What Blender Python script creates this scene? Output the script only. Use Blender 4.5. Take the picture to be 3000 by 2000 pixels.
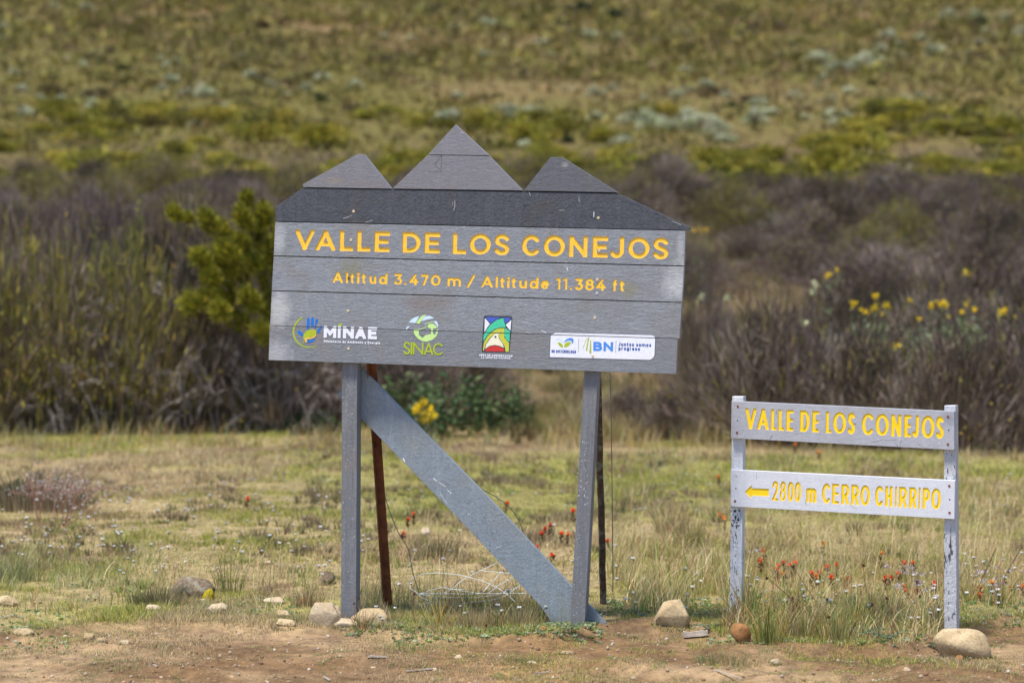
import bpy, math, random
import numpy as np
from mathutils import Vector, geometry
rad = math.radians
S = bpy.context.scene
for o in list(bpy.data.objects): bpy.data.objects.remove(o)

# ------------------------------------------------------------------ camera, sky, sun, exposure
LENS, CAMH, PITCH = 85.0, 1.52, rad(1.456)
cam = bpy.data.objects.new('camera', bpy.data.cameras.new('camera'))
S.collection.objects.link(cam); S.camera = cam
cam.location = (0, 0, CAMH); cam.rotation_euler = (rad(90) - PITCH, 0, 0)
cam.data.lens = LENS; cam.data.sensor_width = 36; cam.data.sensor_fit = 'HORIZONTAL'
cam.data.clip_start = 0.1; cam.data.clip_end = 4000
cam.data.dof.use_dof = True; cam.data.dof.focus_distance = 10.62; cam.data.dof.aperture_fstop = 2.35
SUN_EL, SUN_AZ = rad(69), rad(222)          # azimuth clockwise from +Y: behind the camera, to the left
w = bpy.data.worlds.new('World'); S.world = w; w.use_nodes = True
nt = w.node_tree; nt.nodes.clear()
sk = nt.nodes.new('ShaderNodeTexSky'); sk.sky_type = 'NISHITA'; sk.sun_disc = False
sk.sun_elevation = SUN_EL; sk.sun_rotation = SUN_AZ; sk.altitude = 3400; sk.air_density = 1.0; sk.dust_density = 3.0
bg = nt.nodes.new('ShaderNodeBackground'); bg.inputs[1].default_value = 0.15
wo = nt.nodes.new('ShaderNodeOutputWorld')
nt.links.new(sk.outputs[0], bg.inputs[0]); nt.links.new(bg.outputs[0], wo.inputs[0])
sun = bpy.data.objects.new('sun', bpy.data.lights.new('sun', 'SUN')); S.collection.objects.link(sun)
sun.data.energy = 3.4; sun.data.angle = rad(10); sun.data.color = (1, .955, .88)
sd = Vector((math.sin(SUN_AZ)*math.cos(SUN_EL), math.cos(SUN_AZ)*math.cos(SUN_EL), math.sin(SUN_EL)))
sun.rotation_euler = sd.to_track_quat('Z', 'Y').to_euler(); sun.location = (0, 0, 30)
vs = S.view_settings; vs.view_transform = 'Standard'; vs.look = 'None'; vs.gamma = 1; vs.exposure = 0.77
vs.use_curve_mapping = False

# ------------------------------------------------------------------ numeric helpers
R = np.random.default_rng(7)
random.seed(5)
def _h(ix, iy, s):
    n = (ix.astype(np.int64)*374761393 + iy.astype(np.int64)*668265263 + s*1442695041) & 0x7fffffff
    n = ((n ^ (n >> 13))*1274126177) & 0x7fffffff
    return ((n ^ (n >> 16)) & 0xffff)/65535.0
def vn(x, y, s=0):
    x = np.asarray(x, float); y = np.asarray(y, float)
    ix = np.floor(x); iy = np.floor(y); fx = x-ix; fy = y-iy
    fx = fx*fx*(3-2*fx); fy = fy*fy*(3-2*fy)
    a = _h(ix, iy, s); b = _h(ix+1, iy, s); c = _h(ix, iy+1, s); d = _h(ix+1, iy+1, s)
    return a+(b-a)*fx+(c-a)*fy+(a-b-c+d)*fx*fy
def fbm(x, y, s=0, o=4):
    t = 0; a = .5; k = 0
    for i in range(o):
        t = t+a*vn(x, y, s+i*17); k += a; a *= .5; x = x*2.03+3.1; y = y*2.03+1.7
    return t/k
def sst(a, b, x):
    t = np.clip((x-a)/(b-a), 0, 1); return t*t*(3-2*t)

# photograph pixel -> ray (used to measure where things stand, like a surveyor would)
F = LENS/36*3000
CAMP = np.array([0, 0, CAMH])
def ray(px, py):
    x = (px-1500)/F; y = (1000-py)/F; c, s = math.cos(PITCH), math.sin(PITCH)
    return np.array([x, c+y*s, -s+y*c])
HZ = np.array([-60, 8, 22, 25, 30, 35, 40, 45, 52, 60, 80, 120, 160, 260, 400, 700, 1000])
HH = np.array([0, 0, 0, .0, .12, .5, 1.1, 1.75, 2.75, 4.0, 7.2, 14.5, 22.5, 45, 80, 160, 190.])
EDGE = [(-2500,1900),(-600,1890),(0,1868),(250,1838),(600,1832),(800,1840),(1000,1846),(1300,1862),(1500,1885),(1650,1872),(1780,1842),
        (1900,1824),(2060,1830),(2110,1862),(2300,1886),(2500,1892),(2650,1885),(2750,1862),(2850,1835),(3000,1812),(3500,1800),(6000,1800)]
_e = []
for ex, ey in EDGE:
    r_ = ray(ex, ey); t_ = (CAMH+.0)/-r_[2]; _e.append((r_[0]*t_, r_[1]*t_))
EX = np.array([e[0] for e in _e]); EY = np.array([e[1] for e in _e])
def edge(x): return np.interp(x, EX, EY) + (fbm(np.asarray(x)*3, np.asarray(x)*0+5, 3)-.5)*.25
def H(x, y):
    x = np.asarray(x, float); y = np.asarray(y, float)
    b = np.interp(y, HZ, HH)
    b2 = (np.interp(y-3, HZ, HH)+np.interp(y+3, HZ, HH)+b)/3
    h = np.where(y > 24, b2, b)
    far = sst(26, 70, y)
    h = h + far*(fbm(x/28, y/28, 11, 3)-.5)*np.clip(y/60, 0, 5)*1.0 + far*(fbm(x/6, y/6, 21, 3)-.5)*.7
    mead = sst(0, .12, y-edge(x))*(1-far)
    h = h + mead*.035 - .035
    h = h + (1-far)*((fbm(x/.8, y/.8, 31, 4)-.5)*.06 + sst(.52, .72, fbm(x/.55+9, y/.3, 33, 3))*.035*(1-sst(-.1, .25, y-edge(x))) + (fbm(x/.12, y/.12, 41, 3)-.5)*.014)
    return h
_TG = np.geomspace(7.5, 900, 420)
def G(px, py):
    r = ray(px, py); P = CAMP+r*_TG[:, None]; d = P[:, 2]-H(P[:, 0], P[:, 1]); k = int(np.argmax(d < 0))
    if k == 0: k = 419
    a, b = _TG[k-1], _TG[k]
    for _ in range(3):
        tt = np.linspace(a, b, 9); P = CAMP+r*tt[:, None]; d = P[:, 2]-H(P[:, 0], P[:, 1]); k = max(1, int(np.argmax(d < 0))); a, b = tt[k-1], tt[k]
    p = CAMP+r*b
    return np.array([p[0], p[1], float(H(p[0], p[1]))])
def at(px, py, Y):
    r = ray(px, py); return CAMP+r*(Y/r[1])

# ------------------------------------------------------------------ object helpers
C = S.collection
def tag(o, label=None, cat=None, group=None, kind=None):
    if label: o['label'] = label
    if cat: o['category'] = cat
    if group: o['group'] = group
    if kind: o['kind'] = kind
    return o
def thing(name, loc, label, cat, group=None):
    o = bpy.data.objects.new(name, None); C.objects.link(o); o.location = tuple(loc); o.empty_display_size = .1
    return tag(o, label, cat, group)
def npmesh(name, V, T, col=None, mat=None, smooth=False):
    V = np.asarray(V, np.float32); T = np.asarray(T, np.int32)
    m = bpy.data.meshes.new(name); n = len(T)
    m.vertices.add(len(V)); m.vertices.foreach_set('co', V.ravel())
    k = T.shape[1]
    m.loops.add(n*k); m.loops.foreach_set('vertex_index', T.ravel())
    m.polygons.add(n); m.polygons.foreach_set('loop_start', np.arange(0, n*k, k, dtype=np.int32))
    if smooth: m.polygons.foreach_set('use_smooth', np.ones(n, bool))
    m.update(calc_edges=True)
    if col is not None:
        a = m.color_attributes.new('col', 'FLOAT_COLOR', 'POINT')
        c = np.ones((len(V), 4), np.float32); c[:, :3] = col; a.data.foreach_set('color', c.ravel())
    if mat: m.materials.append(mat)
    return m
def obj(name, mesh, parent=None, loc=None):
    o = bpy.data.objects.new(name, mesh); C.objects.link(o)
    if parent: o.parent = parent
    if loc is not None: o.location = tuple(loc)
    return o
class MB:                       # general polygon builder in world space
    def __init__(s): s.v = []; s.f = []
    def poly(s, pts):
        b = len(s.v); s.v += [tuple(p) for p in pts]; s.f.append(tuple(range(b, b+len(pts))))
    def add(s, v, f):
        b = len(s.v); s.v += [tuple(p) for p in v]; s.f += [tuple(i+b for i in q) for q in f]
    def box8(s, a, bk):          # a: 4 front corners, bk: 4 back corners
        b = len(s.v); s.v += [tuple(p) for p in a]+[tuple(p) for p in bk]
        s.f += [(b, b+1, b+2, b+3), (b+7, b+6, b+5, b+4)]+[(b+i, b+4+i, b+4+(i+1) % 4, b+(i+1) % 4) for i in range(4)]
    def tube(s, pts, r, n=6, r1=None):
        pts = [Vector(p) for p in pts]; b = len(s.v); L = len(pts)
        for i, p in enumerate(pts):
            d = (pts[min(i+1, L-1)]-pts[max(i-1, 0)]).normalized()
            u = d.cross(Vector((.3, .9, .2))).normalized(); v = d.cross(u)
            rr = r if r1 is None else r+(r1-r)*i/max(L-1, 1)
            s.v += [tuple(p+(u*math.cos(a)+v*math.sin(a))*rr) for a in (2*math.pi*k/n for k in range(n))]
        for i in range(L-1):
            for k in range(n):
                s.f.append((b+i*n+k, b+i*n+(k+1) % n, b+(i+1)*n+(k+1) % n, b+(i+1)*n+k))
        s.f.append(tuple(b+k for k in range(n))[::-1]); s.f.append(tuple(b+(L-1)*n+k for k in range(n)))
    def build(s, name, mat, parent=None, origin=None, loc=None, smooth=False, recalc=True):
        m = bpy.data.meshes.new(name); o0 = np.array(origin if origin is not None else (0, 0, 0))
        m.from_pydata([tuple(np.array(p)-o0) for p in s.v], [], s.f)
        if recalc:
            import bmesh
            b = bmesh.new(); b.from_mesh(m); bmesh.ops.recalc_face_normals(b, faces=b.faces); b.to_mesh(m); b.free()
        if smooth:
            for p in m.polygons: p.use_smooth = True
        m.materials.append(mat)
        return obj(name, m, parent, loc)
def catmull(P, n=6):
    P = [np.array(p, float) for p in P]; Q = [2*P[0]-P[1]]+P+[2*P[-1]-P[-2]]; out = []
    for i in range(1, len(Q)-2):
        for k in range(n):
            t = k/n; a, b, c, d = Q[i-1:i+3]
            out.append(.5*((2*b)+(-a+c)*t+(2*a-5*b+4*c-d)*t*t+(-a+3*b-3*c+d)*t**3))
    out.append(P[-1]); return out

# ------------------------------------------------------------------ materials
class NB:
    def __init__(s, name):
        s.m = bpy.data.materials.new(name); s.m.use_nodes = True; s.t = s.m.node_tree; s.t.nodes.clear()
        s.out = s.n('ShaderNodeOutputMaterial')
    def n(s, typ, **kw):
        x = s.t.nodes.new(typ)
        for k, v in kw.items(): setattr(x, k, v)
        return x
    def l(s, a, b): s.t.links.new(a, b)
    def coord(s, kind='Object', scale=(1, 1, 1), rot=(0, 0, 0)):
        tc = s.n('ShaderNodeTexCoord'); mp = s.n('ShaderNodeMapping'); s.l(tc.outputs[kind], mp.inputs[0])
        mp.inputs['Scale'].default_value = scale; mp.inputs['Rotation'].default_value = rot
        return mp.outputs[0]
    def noise(s, vec, sc, det=4, rough=.55, dist=0):
        x = s.n('ShaderNodeTexNoise'); x.inputs['Scale'].default_value = sc; x.inputs['Detail'].default_value = det
        x.inputs['Roughness'].default_value = rough; x.inputs['Distortion'].default_value = dist
        if vec: s.l(vec, x.inputs['Vector'])
        return x.outputs[0]
    def ramp(s, f, stops):
        x = s.n('ShaderNodeValToRGB'); cr = x.color_ramp
        while len(cr.elements) < len(stops): cr.elements.new(.5)
        for e, (p, c) in zip(cr.elements, stops):
            e.position = p; e.color = tuple(c)+(1,) if not isinstance(c, (int, float)) else (c, c, c, 1)
        s.l(f, x.inputs[0]); return x.outputs[0]
    def mix(s, f, a, b, mode='MIX'):
        x = s.n('ShaderNodeMix', data_type='RGBA', blend_type=mode)
        for i, v in ((0, f), (6, a), (7, b)):
            if isinstance(v, (int, float)): x.inputs[i].default_value = v if i == 0 else (v, v, v, 1)
            elif isinstance(v, tuple): x.inputs[i].default_value = v+(1,)
            else: s.l(v, x.inputs[i])
        return x.outputs[2]
    def math(s, op, a, b=None, c=None):
        x = s.n('ShaderNodeMath', operation=op)
        for i, v in enumerate((a, b, c)):
            if v is None: continue
            if isinstance(v, (int, float)): x.inputs[i].default_value = v
            else: s.l(v, x.inputs[i])
        return x.outputs[0]
    def bsdf(s, col, rough=.8, spec=.3, bump=None, bstr=.3, bdist=.01, metal=0):
        b = s.n('ShaderNodeBsdfPrincipled')
        if isinstance(col, tuple): b.inputs['Base Color'].default_value = col+(1,)
        else: s.l(col, b.inputs['Base Color'])
        if isinstance(rough, (int, float)): b.inputs['Roughness'].default_value = rough
        else: s.l(rough, b.inputs['Roughness'])
        b.inputs['Specular IOR Level'].default_value = spec; b.inputs['Metallic'].default_value = metal
        if bump is not None:
            x = s.n('ShaderNodeBump'); x.inputs['Strength'].default_value = bstr; x.inputs['Distance'].default_value = bdist
            s.l(bump, x.inputs['Height']); s.l(x.outputs[0], b.inputs['Normal'])
        s.l(b.outputs[0], s.out.inputs[0]); return s.m
def leaf_mat(name, trans=.25, var=.35, scale=3, rough=.75):
    b = NB(name); a = b.n('ShaderNodeAttribute', attribute_name='col')
    oi = b.n('ShaderNodeObjectInfo')
    n = b.noise(b.coord('Object'), scale, 3)
    f = b.math('MULTIPLY_ADD', n, var*2, 1-var)
    f2 = b.math('MULTIPLY_ADD', oi.outputs['Random'], .36, .82)
    c = b.mix(1.0, a.outputs[0], b.math('MULTIPLY', f, f2), 'MULTIPLY')
    p = b.n('ShaderNodeBsdfPrincipled'); b.l(c, p.inputs['Base Color']); p.inputs['Roughness'].default_value = rough
    p.inputs['Specular IOR Level'].default_value = .25
    t = b.n('ShaderNodeBsdfTranslucent'); b.l(c, t.inputs[0])
    m = b.n('ShaderNodeMixShader'); m.inputs[0].default_value = trans
    b.l(p.outputs[0], m.inputs[1]); b.l(t.outputs[0], m.inputs[2]); b.l(m.outputs[0], b.out.inputs[0])
    return b.m
def wood_mat(name, light, dark, brown, grain='x', bump=.5, blot=.5, patches=(), rough=.62, peel=None, spec=.35, yaw=0.):
    b = NB(name)
    sc = {'x': (1.2, 14, 14), 'z': (14, 14, 1.2), 'd': (5, 5, 5)}[grain]
    v = b.coord('Object', sc); v0 = b.coord('Object')
    g = b.noise(v, 6, 6, .65, .4); fine = b.noise(v, 26, 4, .7)
    big = b.noise(v0, 3.1, 5, .6, .3); br = b.noise(v0, 5.5, 5, .62, .6); spk = b.noise(v0, 120, 3, .6)
    c = b.mix(b.ramp(g, [(.3, 0), (.75, 1)]), dark, light)
    c = b.mix(b.math('MULTIPLY', b.ramp(big, [(.42, 0), (.7, 1)]), blot), c, tuple(x*.62 for x in light))
    oi = b.n('ShaderNodeObjectInfo')
    st = b.noise(b.coord('Object', (9, 9, .9)), 5, 5, .7, .3)
    c = b.mix(b.math('MULTIPLY', b.ramp(st, [(.5, 0), (.72, 1)]), .14 if grain == 'x' else .4), c, tuple(min(1, x*1.5+.01) for x in light))
    c = b.mix(b.math('MULTIPLY', b.ramp(b.noise(b.coord('Object', (7, 7, .8)), 6, 5, .7, .3), [(.55, 0), (.75, 1)]), .15 if grain == 'x' else .4), c, dark)
    c = b.mix(b.math('MULTIPLY', b.ramp(b.noise(b.coord('Object', (1.5, 1.5, 1.5)), 30, 6, .75, .8), [(.58, 0), (.66, 1)]), .4), c, dark)
    rm = b.math('MULTIPLY_ADD', oi.outputs['Random'], .34, .83); c = b.mix(1., c, rm, 'MULTIPLY')
    c = b.mix(b.math('MULTIPLY', b.ramp(br, [(.50, 0), (.70, 1)]), .6), c, brown)
    c = b.mix(b.math('MULTIPLY', b.ramp(b.noise(b.coord('Object', (20, 60, 60) if grain == 'x' else (60, 60, 20)), 5, 4, .7), [(.35, 0), (.65, 1)]), .35), c, dark)
    c = b.mix(b.math('MULTIPLY', b.ramp(fine, [(.3, 0), (.7, 1)]), .34), c, tuple(min(1, x*1.5) for x in light))
    c = b.mix(b.math('MULTIPLY', b.ramp(spk, [(.66, 0), (.74, 1)]), .55), c, tuple(min(1, x*2.2) for x in light))
    for (p, r, colr, amt) in patches:
        vm = b.n('ShaderNodeVectorMath', operation='SUBTRACT'); b.l(v0, vm.inputs[0]); vm.inputs[1].default_value = tuple(p)
        dv = b.n('ShaderNodeVectorMath', operation='DIVIDE'); b.l(vm.outputs[0], dv.inputs[0]); dv.inputs[1].default_value = r
        ln = b.n('ShaderNodeVectorMath', operation='LENGTH'); b.l(dv.outputs[0], ln.inputs[0])
        q = b.math('ADD', ln.outputs['Value'], b.math('MULTIPLY_ADD', b.noise(v0, 22, 6, .7, .5), 1.6, -.8))
        q = b.ramp(q, [(.25, 1), (.95, 0)])
        c = b.mix(b.math('MULTIPLY', q, amt), c, colr)
    if peel:
        pn = b.noise(b.coord('Object', (1, 1, .35)), 40, 5, .6, .6)
        zz = b.n('ShaderNodeSeparateXYZ'); b.l(v0, zz.inputs[0])
        wz = b.noise(v0, 4.5, 2)
        k = b.math('MULTIPLY', b.ramp(pn, [(.56, 0), (.6, 1)]), b.ramp(wz, [(.5, 0), (.6, 1)]))
        c = b.mix(k, c, peel)
    h = b.math('ADD', b.math('MULTIPLY', g, .6), b.math('MULTIPLY', b.noise(b.coord('Object', (3, 10, 10) if grain == 'x' else (6, 6, 6)), 14, 5, .7), 1.0))
    rg = b.math('MULTIPLY_ADD', fine, .25, rough-.12)
    return b.bsdf(c, rg, spec, h, bump, .006)
def plain(name, col, rough=.6, var=.12, scale=30, spec=.3, bump=0):
    b = NB(name); n = b.noise(b.coord('Object'), scale, 4, .65)
    c = b.mix(b.ramp(n, [(.3, 0), (.7, 1)]), tuple(x*(1-var) for x in col), tuple(min(1, x*(1+var)) for x in col))
    return b.bsdf(c, rough, spec, n if bump else None, bump, .004)
M = {}
M['leaf'] = leaf_mat('foliage'); M['stem'] = leaf_mat('twigs', .08, .3, 6); M['grass'] = leaf_mat('grass blades', .3, .25, 2)
M['petal'] = leaf_mat('petals', .3, .1, 8, .6)
# rock
def rock_mat(name, a, bcol, lich=.0, scale=9):
    b = NB(name); oi = b.n('ShaderNodeObjectInfo'); v = b.coord('Object')
    vm = b.n('ShaderNodeVectorMath', operation='ADD'); b.l(v, vm.inputs[0]); b.l(oi.outputs['Location'], vm.inputs[1]); v = vm.outputs[0]
    n = b.noise(v, scale, 6, .62, .5); f = b.noise(v, 90, 5, .7)
    c = b.mix(b.ramp(n, [(.32, 0), (.68, 1)]), a, bcol)
    c = b.mix(b.math('MULTIPLY', b.ramp(f, [(.35, 1), (.5, 0)]), .5), c, tuple(x*.45 for x in a))
    c = b.mix(b.math('MULTIPLY', b.ramp(f, [(.6, 0), (.72, 1)]), .4), c, tuple(min(1, x*1.5) for x in bcol))
    if lich: c = b.mix(b.math('MULTIPLY', b.ramp(b.noise(v, 24, 5, .6), [(.52, 0), (.6, 1)]), lich), c, (.42, .45, .36))
    h = b.math('ADD', b.math('MULTIPLY', f, .5), n)
    return b.bsdf(c, .88, .2, h, .7, .01)
M['rock'] = rock_mat('sandstone', (.36, .25, .13), (.58, .44, .26))
M['rock_o'] = rock_mat('rusty stone', (.20, .09, .03), (.36, .18, .07))
M['rock_g'] = rock_mat('pale stone', (.42, .31, .19), (.62, .49, .33), .1)
M['rock_d'] = rock_mat('lichen stone', (.10, .065, .04), (.27, .20, .13), .3, 14)
# ------------------------------------------------------------------ ground: one height field cut into path, meadow and hillside
xs = np.concatenate([-np.geomspace(700, 7.2, 60)[:-1], np.arange(-7, 7.001, .055), np.geomspace(7.2, 700, 60)[1:]])
ys = np.concatenate([np.linspace(-60, 7, 14), np.arange(7.3, 9, .1), np.arange(9, 12.6, .035), np.arange(12.65, 28, .12), np.arange(28.3, 60, .5), np.geomspace(60.7, 1000, 110)])
GX, GY = np.meshgrid(xs, ys); GZ = H(GX, GY)
def lerp(a, b, t): t = np.asarray(t)[..., None]; return np.asarray(a)*(1-t)+np.asarray(b)*t
BLB = []
for bx_, by_, bw_, bh_ in [(1760, 175, 260, 26), (1250, 160, 160, 22), (2180, 180, 190, 34), (2400, 60, 230, 40), (1180, 330, 90, 26), (1050, 70, 200, 22), (2800, 290, 160, 24), (560, 20, 160, 16), (2300, 30, 160, 20), (300, 260, 110, 14)]:
    g_ = G(bx_, by_); g2_ = G(bx_, by_-bh_); BLB.append((g_[0], g_[1], bw_/F*g_[1], abs(g2_[1]-g_[1])))
def zone_col(x, y):
    n1 = fbm(x/.5, y/.5, 51, 4); n2 = fbm(x/1.6, y/2.2, 61, 4); n3 = fbm(x/.16, y/.16, 71, 3)
    dirt = lerp((.20, .118, .056), (.36, .24, .13), sst(.35, .65, n1)); dirt = lerp(dirt, (.33, .18, .075), sst(.55, .75, n2)*.6)
    dirt = lerp(dirt, (.15, .09, .055), sst(.62, .78, n3)*.5)
    mead = lerp((.37, .275, .14), (.28, .255, .07), sst(.4, .62, n2))
    m1 = fbm(x/9, y/14, 81, 4); m2 = fbm(x/3, y/4, 91, 4); m3 = fbm(x/14, y/26, 101, 3)
    hill = lerp((.135, .112, .032), (.145, .102, .045), sst(.4, .6, m2)); tb = sst(.5, .74, m1)*.55
    for (bx, by, bw, bh) in BLB: tb = np.maximum(tb, sst(1.25, .5, np.hypot((x-bx)/bw, (y-by)/bh)+(m2-.5)*1.4))
    hill = lerp(hill, (.24, .155, .072), tb*.8)
    low = sst(62, 75, y)*(1-sst(92, 120, y)); hill = lerp(hill, (.12, .11, .02), low*.7*sst(.3, .6, m2))
    brown = sst(25, 28, y)*(1-sst(56, 66, y)); hill = lerp(hill, lerp((.065, .047, .028), (.19, .13, .065), sst(.56, .70, m1)), brown*.85)
    c = lerp(dirt, mead, sst(.02, .40, y-edge(x)+(n1-.5)*.25)); return lerp(c, hill, sst(24.5, 27, y))
gb = NB('ground'); at_ = gb.n('ShaderNodeAttribute', attribute_name='col'); v = gb.coord('Object')
n1 = gb.noise(v, 14, 6, .68); n2 = gb.noise(v, 70, 5, .7); n3 = gb.noise(v, 2.2, 5, .6)
c = gb.mix(1., at_.outputs[0], gb.ramp(n1, [(.3, .5), (.7, 1.4)]), 'MULTIPLY')
c = gb.mix(1., c, gb.ramp(n3, [(.3, .8), (.7, 1.18)]), 'MULTIPLY')
c = gb.mix(gb.math('MULTIPLY', gb.ramp(n2, [(.60, 0), (.7, 1)]), .35), c, (.52, .42, .30))
c = gb.mix(gb.math('MULTIPLY', gb.ramp(n2, [(.30, 1), (.4, 0)]), .4), c, (.10, .065, .045))
M['ground'] = gb.bsdf(c, .93, .12, gb.math('ADD', n1, gb.math('MULTIPLY', n2, .5)), .9, .012)
nx, ny = len(xs), len(ys)
V = np.stack([GX, GY, GZ], -1).reshape(-1, 3); COL = zone_col(GX, GY).reshape(-1, 3)
i, j = np.meshgrid(np.arange(nx-1), np.arange(ny-1)); a = (j*nx+i).ravel()
Q = np.stack([a, a+1, a+nx+1, a+nx], -1)
cy = V[Q][:, :, 1].mean(1); cx = V[Q][:, :, 0].mean(1); e = edge(cx)
for nm, msk in (('dirt_path', cy < e), ('meadow_ground', (cy >= e) & (cy < 26)), ('hillside', cy >= 26)):
    q = Q[msk]; u, inv = np.unique(q, return_inverse=True)
    o = obj(nm, npmesh(nm, V[u], inv.reshape(q.shape), COL[u], M['ground'], True)); tag(o, kind='structure')

# ------------------------------------------------------------------ carved lettering: signed-distance strokes traced to outlines
def arc(cx, cy, rx, ry, a0, a1, n=18):
    return [(cx+rx*math.cos(rad(a0+(a1-a0)*k/n)), cy+ry*math.sin(rad(a0+(a1-a0)*k/n))) for k in range(n+1)]
def cm(*p): return [tuple(q) for q in catmull(p, 5)]
XH = .66
GL = {  # l = straight strokes, a = curved strokes (unit box of the stroke centre lines)
'A': [('l', (-.02, -.05), (.5, 1)), ('l', (.5, 1), (1.02, -.05)), ('l', (.2, .27), (.8, .27))],
'V': [('l', (-.02, 1.05), (.5, 0)), ('l', (.5, 0), (1.02, 1.05))],
'L': [('l', (0, 1), (0, 0), (1, 0))], 'I': [('l', (.5, 0), (.5, 1))], 'T': [('l', (0, 1), (1, 1)), ('l', (.5, 1), (.5, 0))],
'E': [('l', (1, 1), (0, 1), (0, 0), (1, 0)), ('l', (0, .51), (.88, .51))], 'F': [('l', (1, 1), (0, 1), (0, 0)), ('l', (0, .5), (.88, .5))],
'H': [('l', (0, 0), (0, 1)), ('l', (1, 0), (1, 1)), ('l', (0, .5), (1, .5))],
'D': [('l', (.4, 1), (0, 1), (0, 0), (.4, 0)), ('a',)+tuple(arc(.4, .5, .6, .5, 90, -90))],
'O': [('a',)+tuple(arc(.5, .5, .5, .5, 0, 360, 36))], '0': [('a',)+tuple(arc(.5, .5, .5, .5, 0, 360, 36))],
'C': [('a',)+tuple(arc(.54, .5, .54, .5, 42, 318, 30))],
'S': [('a',)+tuple(cm((.95, .86), (.75, .97), (.5, 1), (.18, .95), (.03, .77), (.16, .6), (.5, .5), (.86, .39), (.98, .22), (.82, .05), (.5, 0), (.22, .03), (.02, .15)))],
'N': [('l', (0, 0), (0, 1)), ('l', (0, 1), (1, 0)), ('l', (1, 0), (1, 1))],
'M': [('l', (0, 0), (0, 1)), ('l', (0, 1), (.5, .3), (1, 1)), ('l', (1, 1), (1, 0))],
'J': [('l', (1, 1), (1, .3)), ('a',)+tuple(arc(.45, .3, .55, .3, 0, -150))],
'B': [('l', (.45, 1), (0, 1), (0, 0), (.5, 0)), ('l', (0, .53), (.5, .53)), ('a',)+tuple(arc(.45, .765, .45, .235, 90, -90, 10)), ('a',)+tuple(arc(.5, .265, .5, .265, 90, -90, 10))],
'P': [('l', (.5, 1), (0, 1), (0, 0)), ('l', (0, .45), (.5, .45)), ('a',)+tuple(arc(.5, .725, .5, .275, 90, -90, 10))],
'R': [('l', (.5, 1), (0, 1), (0, 0)), ('l', (0, .45), (.5, .45)), ('a',)+tuple(arc(.5, .725, .5, .275, 90, -90, 10)), ('l', (.5, .45), (1.02, -.05))],
'1': [('l', (1, -.02), (1, 1)), ('l', (0, .93), (.95, 1))],
'2': [('a',)+tuple(cm((.03, .75), (.15, .93), (.5, 1), (.88, .9), (.93, .66), (.7, .42), (.3, .18), (0, 0))), ('l', (0, 0), (1, 0))],
'3': [('l', (.05, 1), (.9, 1), (.5, .6)), ('a',)+tuple(cm((.45, .6), (.8, .52), (.98, .3), (.8, .06), (.45, 0), (.15, .04), (0, .16)))],
'4': [('l', (.7, 1), (0, .27), (1, .27)), ('l', (.74, .55), (.74, -.05))],
'7': [('l', (0, 1), (1, 1), (.35, -.05))],
'8': [('a',)+tuple(arc(.5, .77, .42, .23, 0, 360, 24)), ('a',)+tuple(arc(.5, .27, .5, .27, 0, 360, 24))],
'.': [('l', (.5, .02), (.5, .0))], '/': [('l', (0, -.12), (1, 1.1))], '-': [('l', (0, .45), (1, .45))],
'l': [('l', (.5, 0), (.5, 1.02))], 'i': [('l', (.5, 0), (.5, XH)), ('l', (.5, .97), (.5, 1.02))],
't': [('l', (.4, .88), (.4, .2)), ('a',)+tuple(arc(.85, .22, .45, .22, 180, 275, 8)), ('l', (0, XH), (1, XH))],
'u': [('a',)+tuple(arc(.5, .3, .5, .3, 180, 360)), ('l', (0, .3), (0, XH)), ('l', (1, 0), (1, XH))],
'n': [('a',)+tuple(arc(.5, .4, .5, .29, 0, 180)), ('l', (0, 0), (0, XH)), ('l', (1, 0), (1, .4))],
'm': [('a',)+tuple(arc(.25, .42, .25, .27, 0, 180)), ('a',)+tuple(arc(.75, .42, .25, .27, 0, 180)), ('l', (0, 0), (0, XH)), ('l', (.5, 0), (.5, .42)), ('l', (1, 0), (1, .42))],
'd': [('a',)+tuple(arc(.46, .34, .46, .34, 0, 360, 28)), ('l', (1, 0), (1, 1.02))],
'b': [('a',)+tuple(arc(.54, .34, .46, .34, 0, 360, 28)), ('l', (0, 0), (0, 1.02))],
'o': [('a',)+tuple(arc(.5, .34, .5, .34, 0, 360, 28))],
'a': [('a',)+tuple(arc(.46, .34, .46, .34, 0, 360, 28)), ('l', (1, 0), (1, XH))],
'e': [('a',)+tuple(arc(.5, .34, .5, .34, 5, 305, 26)), ('l', (.05, .36), (.95, .36))],
'r': [('l', (0, 0), (0, XH)), ('a',)+tuple(arc(.75, .3, .75, .4, 95, 175, 8))],
's': [('a',)+tuple(cm((.92, .58), (.5, .69), (.08, .55), (.25, .4), (.6, .33), (.95, .2), (.7, .02), (.4, 0), (.02, .1)))],
'g': [('a',)+tuple(arc(.46, .34, .46, .34, 0, 360, 28)), ('l', (1, XH), (1, 0)), ('a',)+tuple(arc(.5, -.02, .5, .26, 0, -150, 12))],
'p': [('a',)+tuple(arc(.54, .34, .46, .34, 0, 360, 28)), ('l', (0, -.3), (0, XH))],
'f': [('l', (.35, 0), (.35, .75)), ('a',)+tuple(arc(.85, .76, .5, .26, 180, 85, 8)), ('l', (0, XH), (1, XH))],
'y': [('l', (0, XH+.05), (.5, 0)), ('l', (1, XH+.05), (.3, -.3))],
}
WID = {'l': .2, 'i': .2, 'I': .2, '.': .18, 't': .42, 'f': .42, 'r': .4, 'm': .95, 'M': .95, '1': .35, 'J': .45, 'E': .6, 'L': .58, 'F': .58, 's': .48, '-': .35, 'T': .62}
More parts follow.
